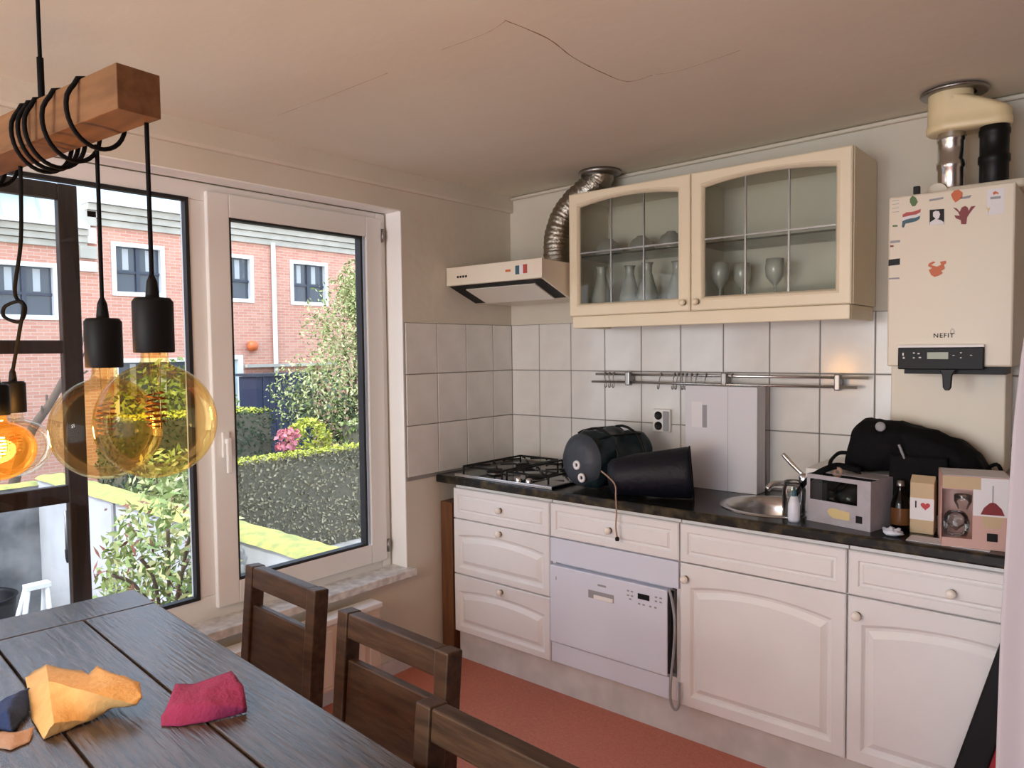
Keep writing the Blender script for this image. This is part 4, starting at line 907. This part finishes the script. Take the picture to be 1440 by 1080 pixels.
# ================================================================== RIGHT SIDE: curtain and leaning panel
ct = thing('curtain', 'pinkish white curtain hanging beside the end cabinet', 'curtain', (2.8, -1.2, .02))
edge = [(0, 2.385), (.57, 2.392), (.909, 2.396), (1.331, 2.411), (1.528, 2.426), (1.9, 2.50), (2.3, 2.60)]
mb = MB()
def cur(u, v):
    z = .02+v*2.25; x0 = interp(edge, z); x1 = 3.55; x = x0+(x1-x0)*u
    y = -1.2+(.035+.015*(1-v))*math.sin(u*38+.5*math.sin(v*3))*min(1, u*14)+.01*noise.noise((x*6, z*2, 0)); return Vector((x, y, z))
mb.grid(cur, 160, 40); mb.build('fabric', 'curtain', ct, solid=.002)
MB().tube([(2.50, -1.2, 2.285), (XR-.02, -1.2, 2.285)], .012, 10).build('rod', 'white', ct)
for x in (2.7, 3.9): MB().tube([(x, -1.2, 2.285), (x, -1.2, ceil_z(x, -1.2))], .006, 8).build('rod_bracket', 'white', ct)
# red panel with a black border, leaning sideways against the end cabinet
lp = thing('leaning_panel', 'red panel with broad black border leaning against the end cabinet', 'panel', (2.17, -.66, 0))
M = Matrix.Translation((2.165, -.655, .012)) @ Matrix.Rotation(math.radians(14.8), 4, 'Y') @ Matrix.Rotation(math.radians(-2), 4, 'X')
wd, ht, bw = .34, .70, .075
mb = MB()
for a in [(0, bw, -.018, .018, .06, ht), (wd-bw, wd, -.018, .018, .0, ht), (bw, wd-bw, -.018, .018, .06, .06+bw), (bw, wd-bw, -.018, .018, ht-bw, ht)]: mb.box(*a, M)
mb.build('border', 'black', lp, bevel=.005)
MB().box(bw, wd-bw, -.006, .006, .06+bw, ht-bw, M).build('panel', 'red', lp)

# ================================================================== OUTSIDE
GZ = -1.25
struct(B(-40, -.26, -25, 40, GZ-.1, GZ).build('ground', 'paving'))
def leaves(mb, n, fn, size, asp=.45, up=.3):
    for _ in range(n):
        p = fn(); d_ = Vector((random.gauss(0, 1), random.gauss(0, 1), random.gauss(0, 1)+up)).normalized(); s_ = size*random.uniform(.6, 1.3)
        t_ = d_.orthogonal().normalized(); t_ = (Matrix.Rotation(random.uniform(0, 2*PI), 3, d_) @ t_); b_ = d_.cross(t_)
        mb.add([p-t_*s_, p+b_*s_*asp, p+t_*s_, p-b_*s_*asp], [(0, 1, 2, 3)])
def foliage(parent, name, m, n, fn, size, asp=.45, up=.3):
    mb = MB(); leaves(mb, n, fn, size, asp, up); o = mb.build(name, m, parent, fix=False); o['kind'] = 'stuff'; return o
R_ = random.uniform
# courtyard side wall with moss on top
gw = thing('garden_wall', 'white rendered courtyard wall topped with yellow-green moss', 'wall', (-3.2, -.28, GZ))
B(-6.3, -.26, -.42, -.16, GZ, .19).build('masonry', 'render_white', gw)
mb = MB()
def ms(u, v):
    x = -6.3+u*6.0; y = -.45+v*.32; e = math.sin(PI*v)**.4; return Vector((x, y+.015*noise.noise((x*5, v*3, 1)), .188+.035*e+.02*noise.noise((x*7, y*9, 0))*e))
mb.grid(ms, 160, 8); mb.build('moss', 'moss', gw)
B(-4.35, -4.30, -.44, -.42, GZ, .17).build('pipe', 'render_grey', gw)
B(-4.05, -3.97, -.45, -.42, -.65, .05).build('utility_box', 'stone', gw)
gb = thing('courtyard_wall', 'dark stained grey concrete wall at the end of the courtyard', 'wall', (-6.42, -3, GZ))
B(-6.55, -6.30, -9, -.42, GZ, .12).build('masonry', 'render_grey', gb)
mb = MB()
def ms2(u, v):
    y = -9+u*8.6; x = -6.57+v*.30; e = math.sin(PI*v)**.4; return Vector((x, y, .118+.03*e+.02*noise.noise((x*7, y*6, 0))*e))
mb.grid(ms2, 120, 6); mb.build('moss', 'moss', gb)
# black tub, white trestle, hanging hook
tb_ = tag(MB().lathe([(0, 0), (.26, 0), (.30, .02), (.33, .42), (.35, .44), (.33, .45), (.31, .42), (.28, .05), (0, .04)], (-5.75, -1.15, GZ), 28).build('plant_tub', 'black'), 'round black tub on the courtyard floor by the grey wall', 'tub')
tr_ = thing('white_trestle', 'small white folding trestle standing by the black tub', 'trestle', (-5.1, -.75, GZ))
for (a, b) in (((-.16, 0, 0), (-.03, .0, .62)), ((.16, 0, 0), (.03, 0, .62)), ((-.16, -.28, 0), (-.03, -.15, .62)), ((.16, -.28, 0), (.03, -.15, .62))):
    MB().tube([Vector(tr_.location)+Vector(a), Vector(tr_.location)+Vector(b)], .022, 6).build('leg', 'outwhite', tr_)
B(-5.16, -5.04, -.92, -.72, GZ+.60, GZ+.64).build('top', 'outwhite', tr_); B(-5.22, -4.98, -.765, -.74, GZ+.22, GZ+.26).build('brace', 'outwhite', tr_)
hs = thing('hanging_tool', 'small dark hand tool hanging on the white courtyard wall', 'tool', (-5.5, -.43, -.55))
MB().tube([(-5.5, -.428, -.05), (-5.5, -.43, -.45)], .012, 6).build('handle', 'steel_dark', hs)
MB().prism([(-5.54, -.45), (-5.46, -.45), (-5.47, -.54), (-5.5, -.58), (-5.53, -.54)], 'y', -.436, -.421).build('blade', 'iron', hs)
# coiled hose on the grey wall
mb = MB()
for k in range(3): mb.tube([(-6.26, -1.5+(.55+.05*k)*math.cos(a), -.05+(.45+.05*k)*math.sin(a)) for a in [PI+PI*i/20 for i in range(21)]], .014, 6)
tag(mb.build('garden_hose', 'outwhite'), 'pale garden hose looped on the grey courtyard wall', 'hose')

# glazed wooden door folded back outside the window
gd = thing('garden_door', 'dark brown glazed wooden door standing open outside the window', 'door', (-.40, -2.5, GZ+.9))
DX = -.36; dR = -2.035; dL = -2.95
for a, b in ((dR-.065, dR), (dL, dL+.07)): B(DX-.04, DX, a, b, -.30, 2.125).build('stile', 'brown_wood', gd, bevel=.004)
for z0, z1 in ((2.068, 2.125), (1.512, 1.560), (.965, 1.03), (-.30, -.1)): B(DX-.038, DX-.002, dL+.07, dR-.065, z0, z1).build('rail', 'brown_wood', gd, bevel=.004)
for z0, z1 in ((1.560, 2.068), (1.03, 1.512), (-.1, .965)): B(DX-.022, DX-.018, dL+.07, dR-.065, z0, z1).build('pane', 'pane', gd)
MB().box(DX-.05, DX+.01, dL-.03, dL, GZ, 2.2).build('hinge_post', 'brown_wood', gd)

# courtyard bush
cbsh = thing('courtyard_bush', 'leafy bush with reddish shoots growing in the courtyard', 'bush', (-2.3, -.9, GZ))
bcn = Vector((-2.35, -.85, -.25))
for k in range(10):
    a = R_(0, 2*PI); e = bcn+Vector((.5*math.cos(a), .35*math.sin(a), R_(.2, .8)))
    MB().tube(smooth_path([(-2.3+R_(-.08, .08), -.9, GZ), (-2.3, -.9, -.7), bcn.lerp(e, .5), e], 4), .012, 5).build('stem', 'bark', cbsh)
def bf():
    while 1:
        p = Vector((R_(-1, 1), R_(-1, 1), R_(-1, 1)))
        if p.length < 1: break
    return bcn+Vector((p.x*.75, p.y*.40, p.z*.85))
foliage(cbsh, 'leaf_mass', 'leaf_green', 1700, bf, .042, .35); foliage(cbsh, 'yellow_leaves', 'leaf_yellow', 1500, bf, .040, .35)  # yellow leaves mixed at random among the green ones
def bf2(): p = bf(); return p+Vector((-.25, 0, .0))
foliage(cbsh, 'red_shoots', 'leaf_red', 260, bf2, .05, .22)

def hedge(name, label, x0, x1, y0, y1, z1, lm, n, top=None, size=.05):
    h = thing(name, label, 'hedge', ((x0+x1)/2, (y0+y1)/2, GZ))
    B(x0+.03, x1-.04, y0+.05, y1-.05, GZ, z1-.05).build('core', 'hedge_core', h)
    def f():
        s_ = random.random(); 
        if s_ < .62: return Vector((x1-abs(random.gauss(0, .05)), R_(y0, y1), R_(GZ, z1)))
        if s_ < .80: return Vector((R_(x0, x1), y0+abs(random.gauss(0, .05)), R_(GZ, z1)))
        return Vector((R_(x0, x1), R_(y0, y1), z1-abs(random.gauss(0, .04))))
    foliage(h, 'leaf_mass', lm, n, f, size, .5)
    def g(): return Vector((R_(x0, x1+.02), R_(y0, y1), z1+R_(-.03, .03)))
    foliage(h, 'top_leaves', top or 'leaf_lime', n//4, g, size*.9, .5, 1.5); return h
hedge('boxwood_hedge', 'low grey-green clipped hedge behind the mossy garden wall', -6.3, -6.0, .75, 7.5, .11, 'leaf_grey', 17000, 'leaf_lime', .028)
hedge('block_hedge', 'square clipped green hedge block, sunlit top and shaded sides in its leaf colours', -9.2, -8.2, 1.2, 3.62, .56, 'leaf_dark', 5000, 'leaf_lime', .035)  # sunlit top and shaded sides are painted by two leaf colours
hedge('corner_hedge', 'small clipped green hedge beside the flower bed', -8.2, -7.5, 4.9, 7.6, .25, 'leaf_green', 1500, 'leaf_yellow', .05)
sh_ = thing('round_shrub', 'round bright green shrub behind the clipped hedge', 'shrub', (-8.4, 4.3, GZ))
def rs():
    p = Vector((random.gauss(0, 1), random.gauss(0, 1), random.gauss(0, 1))).normalized()*R_(.8, 1); return Vector((-8.4, 4.4, -.05))+Vector((p.x*.4, p.y*.42, p.z*.42))
foliage(sh_, 'leaf_mass', 'leaf_lime', 700, rs, .05); MB().tube([(-8.4, 4.4, GZ), (-8.4, 4.4, -.2)], .04, 6).build('stem', 'bark', sh_)
pf = thing('flower_clump', 'pink flowering clump between the hedges', 'flowers', (-8.3, 3.75, GZ))
foliage(pf, 'petal_mass', 'pink_flower', 120, lambda: Vector((-8.0+R_(-.15, .15), 3.72+R_(-.16, .16), .05+R_(-.15, .18))), .05, .7)
MB().tube([(-8.0, 3.72, GZ), (-8.0, 3.72, .05)], .03, 6).build('stem', 'bark', pf)
# big light shrub / tree at right
tr = thing('garden_tree', 'tall pale yellow-green shrub tree in front of the brick house', 'tree', (-9.6, 6.2, GZ))
tops = [(Vector((-9.6, 6.1, 1.9)), (.8, .8, 1.1)), (Vector((-9.4, 5.4, .7)), (.9, 1.0, .8)), (Vector((-9.5, 7.0, 1.2)), (1, 1.0, 1.3)), (Vector((-9.2, 6.2, -.2)), (.9, 1.3, .8)), (Vector((-9.6, 6.5, 2.7)), (.45, .45, .7)), (Vector((-9.6, 7.3, 2.2)), (.6, .6, .8))]
for c, s_ in tops: MB().tube(smooth_path([(-9.6, 6.3, GZ), Vector((-9.6, 6.3, 0)).lerp(c, .4), c], 4), [.06]*4+[.03]*5, 6).build('branch', 'bark', tr)
def tf(lo_=0):
    c, s_ = random.choice(tops)
    p = Vector((random.gauss(0, 1), random.gauss(0, 1), random.gauss(0, 1))).normalized()*R_(.35, 1.08); return c+Vector((p.x*s_[0], p.y*s_[1], p.z*s_[2]))
foliage(tr, 'leaf_mass', 'leaf_yellow', 11000, tf, .045, .4); foliage(tr, 'green_leaves', 'leaf_green', 4000, tf, .045, .4);  # green leaves mixed at random among the yellow ones
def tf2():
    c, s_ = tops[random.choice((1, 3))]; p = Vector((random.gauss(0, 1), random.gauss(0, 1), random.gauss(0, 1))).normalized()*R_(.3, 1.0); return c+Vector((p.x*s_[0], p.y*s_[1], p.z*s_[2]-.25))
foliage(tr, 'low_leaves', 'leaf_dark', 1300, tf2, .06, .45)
# bushes seen through the left pane
gbs = thing('garden_bush', 'broad yellow-green bush beyond the mossy wall', 'bush', (-5.0, .6, GZ))
def gf():
    p = Vector((random.gauss(0, 1), random.gauss(0, 1), random.gauss(0, 1))).normalized()*R_(.4, 1.05); return Vector((-5.0, .45, -.35))+Vector((p.x*1.0, p.y*.45, p.z*.85))
foliage(gbs, 'leaf_mass', 'leaf_yellow', 1800, gf, .05, .4); foliage(gbs, 'green_leaves', 'leaf_green', 1400, gf, .05, .4); MB().tube([(-5, .5, GZ), (-5, .5, -.3)], .05, 6).build('stem', 'bark', gbs)  # green and yellow leaves scattered through the same volume
gb2 = thing('dark_bush', 'dark evergreen bush near the foot of the brick house', 'bush', (-10.5, 3.2, GZ))
def gf2():
    p = Vector((random.gauss(0, 1), random.gauss(0, 1), random.gauss(0, 1))).normalized()*R_(.5, 1.05); return Vector((-10.4, 3.0, .1))+Vector((p.x*.9, p.y*1.2, p.z*1.3))
foliage(gb2, 'leaf_mass', 'leaf_green', 2200, gf2, .07, .45); MB().tube([(-10.5, 3.2, GZ), (-10.5, 3.2, .2)], .06, 6).build('stem', 'bark', gb2)

# brick house
hx = -13.0
ho = thing('brick_house', 'red brick house with pale blue metal roof behind the gardens', 'house', (-15, 3, GZ))
SPLIT = 2.58
right_w = [(3.03, 4.09, 2.69, 3.77), (5.05, 6.14, 2.67, 3.76), (7.12, 8.21, 2.67, 3.76), (9.4, 10.5, 2.67, 3.76), (3.0, 4.6, -.1, 1.42)]
left_w = [(.95, 2.06, 2.17, 3.24), (-1.6, -.4, 2.17, 3.24), (-4.2, -3.0, 2.17, 3.24)]
def wall_holes(y0, y1, z0, z1, holes, name):
    mb = MB(); ys = sorted({y0, y1, *[h[0] for h in holes], *[h[1] for h in holes]}); zs_ = sorted({z0, z1, *[h[2] for h in holes], *[h[3] for h in holes]})
    for a, b in zip(ys, ys[1:]):
        for c, d_ in zip(zs_, zs_[1:]):
            if not any(h[0] <= a and b <= h[1] and h[2] <= c and d_ <= h[3] for h in holes): mb.box(hx-.3, hx, a, b, c, d_)
    return mb.build(name, 'brick', ho)
doors = [(5.20, 5.82, GZ, 1.46)]
wall_holes(SPLIT, 16, GZ, 4.05, right_w+doors, 'wall'); wall_holes(-14, SPLIT, GZ, 3.56, left_w, 'wall')
def hwin(y0, y1, z0, z1):
    f = .085; mb = MB(); x0, x1 = hx-.12, hx+.03
    mb.box(x0, x1, y0, y0+f, z0, z1); mb.box(x0, x1, y1-f, y1, z0, z1); mb.box(x0, x1, y0+f, y1-f, z0, z0+f); mb.box(x0, x1, y0+f, y1-f, z1-f, z1); w_ = mb.build('window', 'outwhite', ho)
    B(hx-.10, hx-.09, y0+f, y1-f, z0+f, z1-f).build('pane', 'pane_dark', w_)
    ym = (y0+y1)/2; zm = z0+(z1-z0)*.45; B(hx-.09, hx-.04, ym-.035, ym+.035, z0+f, z1-f).build('bar', 'bar_dark', w_)
    B(hx-.088, hx-.05, y0+f, ym-.035, zm-.025, zm+.025).build('bar', 'bar_dark', w_); B(hx-.088, hx-.05, ym+.035, y1-f, zm-.025, zm+.025).build('bar', 'bar_dark', w_)
    for a in (R_(.1, .2), R_(.6, .75)):
        yy_ = y0+f+(y1-y0-2*f)*a; B(hx-.0895, hx-.086, yy_, yy_+.12, zm+.05, z1-f-.03).build('blind', 'net_curtain', w_)
for w_ in right_w+left_w: hwin(*w_)
# cornices, white gutter lines, roofs
for (y0, y1, zb, zt) in ((SPLIT, 16, 4.05, 4.46), (-14, SPLIT, 3.56, 3.93)):
    h3 = (zt-zb)/3
    for k in range(3): B(hx-.3, hx+.06+.05*k, y0, y1, zb+k*h3, zb+(k+1)*h3-.012).build('cornice_board', 'stone', ho)
    B(hx-.3, hx+.24, y0, y1, zt, zt+.07).build('gutter', 'outwhite', ho)
    rf = MB().prism([(hx+.05, zt+.07), (hx-.05, zt+.07), (hx-4.5, zt+3.6), (hx-4.4, zt+3.75)], 'y', y0, y1)
    # steep metal-clad mansard
    mb = MB(); a, b = Vector((hx+.05, 0, zt+.07)), Vector((hx-1.4, 0, zt+3.4))
    mb.add([(a.x, y0, a.z), (a.x, y1, a.z), (b.x, y1, b.z), (b.x, y0, b.z), (a.x-.4, y0, a.z), (a.x-.4, y1, a.z), (b.x-.4, y1, b.z), (b.x-.4, y0, b.z)], [(0, 1, 2, 3), (4, 5, 6, 7), (0, 1, 5, 4), (2, 3, 7, 6), (0, 3, 7, 4), (1, 2, 6, 5)])
    rf = mb.build('roof', 'roof_blue', ho)
    y = y0+.3
    while y < min(y1, 12):
        if y > -5: MB().tube([(a.x, y, a.z), (b.x, y, b.z)], .022, 5).build('roof_seam', 'roof_blue', rf)
        y += .62
for k, (z0, z1) in enumerate(((3.13, 3.32), (3.38, 3.62), (3.68, 3.98), (4.02, 4.30))): B(hx, hx+.09+.02*(k % 2), 2.43, 2.74, z0, z1).build('quoin', 'stone' if k % 2 else 'outwhite', ho)
MB().tube([(hx+.06, 6.64, GZ), (hx+.06, 6.64, 4.1)], .055, 8).build('drainpipe', 'outwhite', ho)
d_ = B(hx-.1, hx-.05, 5.20, 5.82, GZ, 1.46).build('door', 'door_blue', ho); mb = MB(); mb.box(hx-.05, hx+.02, 5.70, 5.82, GZ, 1.46); mb.box(hx-.05, hx+.02, 5.20, 5.70, 1.36, 1.46); mb.build('door_frame', 'outwhite', d_)
MB().lathe([(0, -.12), (.10, -.10), (.13, 0), (.10, .1), (0, .12)], (hx+.10, 6.02, 1.66), 14).build('wall_lamp', 'orange', ho)
B(hx-.05, hx+.15, 5.85, 8.4, 1.17, 1.24).build('ledge', 'stone', ho)
# dormer on the left roof
B(hx-1.2, hx+.0, .55, 1.75, 4.55, 5.3).build('dormer', 'outwhite', ho)
# dark blue shed
sd = thing('garden_shed', 'dark navy boarded garden shed against the brick house', 'shed', (-12.3, 6.6, GZ))
for k in range(9): B(-12.03+(.008 if k % 2 else 0), -12.0+(.008 if k % 2 else 0), 5.55+k*.16, 5.70+k*.16, GZ, .98).build('board', 'navy_shed', sd)
B(-12.72, -12.03, 5.55, 6.99, GZ, .97).build('body', 'navy_shed', sd); B(-12.78, -11.95, 5.5, 7.04, .98, 1.04).build('roof', 'bar_dark', sd)
# bare tree beyond the courtyard wall, seen through the open door's glass
bt_ = thing('bare_tree', 'bare leaning tree with thin dark branches beyond the courtyard wall', 'tree', (-7.2, -1.6, GZ))
b0 = at(30, 640, 'x', -7.2); b1_ = at(75, 560, 'x', -7.2); b2_ = at(112, 490, 'x', -7.2)
MB().tube(smooth_path([(-7.2, b0.y-.35, GZ), b0, b1_, b2_], 6), [.07-.0022*i for i in range(19)], 8).build('trunk', 'bark', bt_)
for k in range(9):
    p = b0.lerp(b2_, .15+.09*k); e = p+Vector((R_(-.2, .2), R_(.1, .35), R_(.15, .5)))
    MB().tube(smooth_path([p, p.lerp(e, .5)+Vector((0, .05, .03)), e], 4), .013, 5).build('branch', 'bark', bt_)
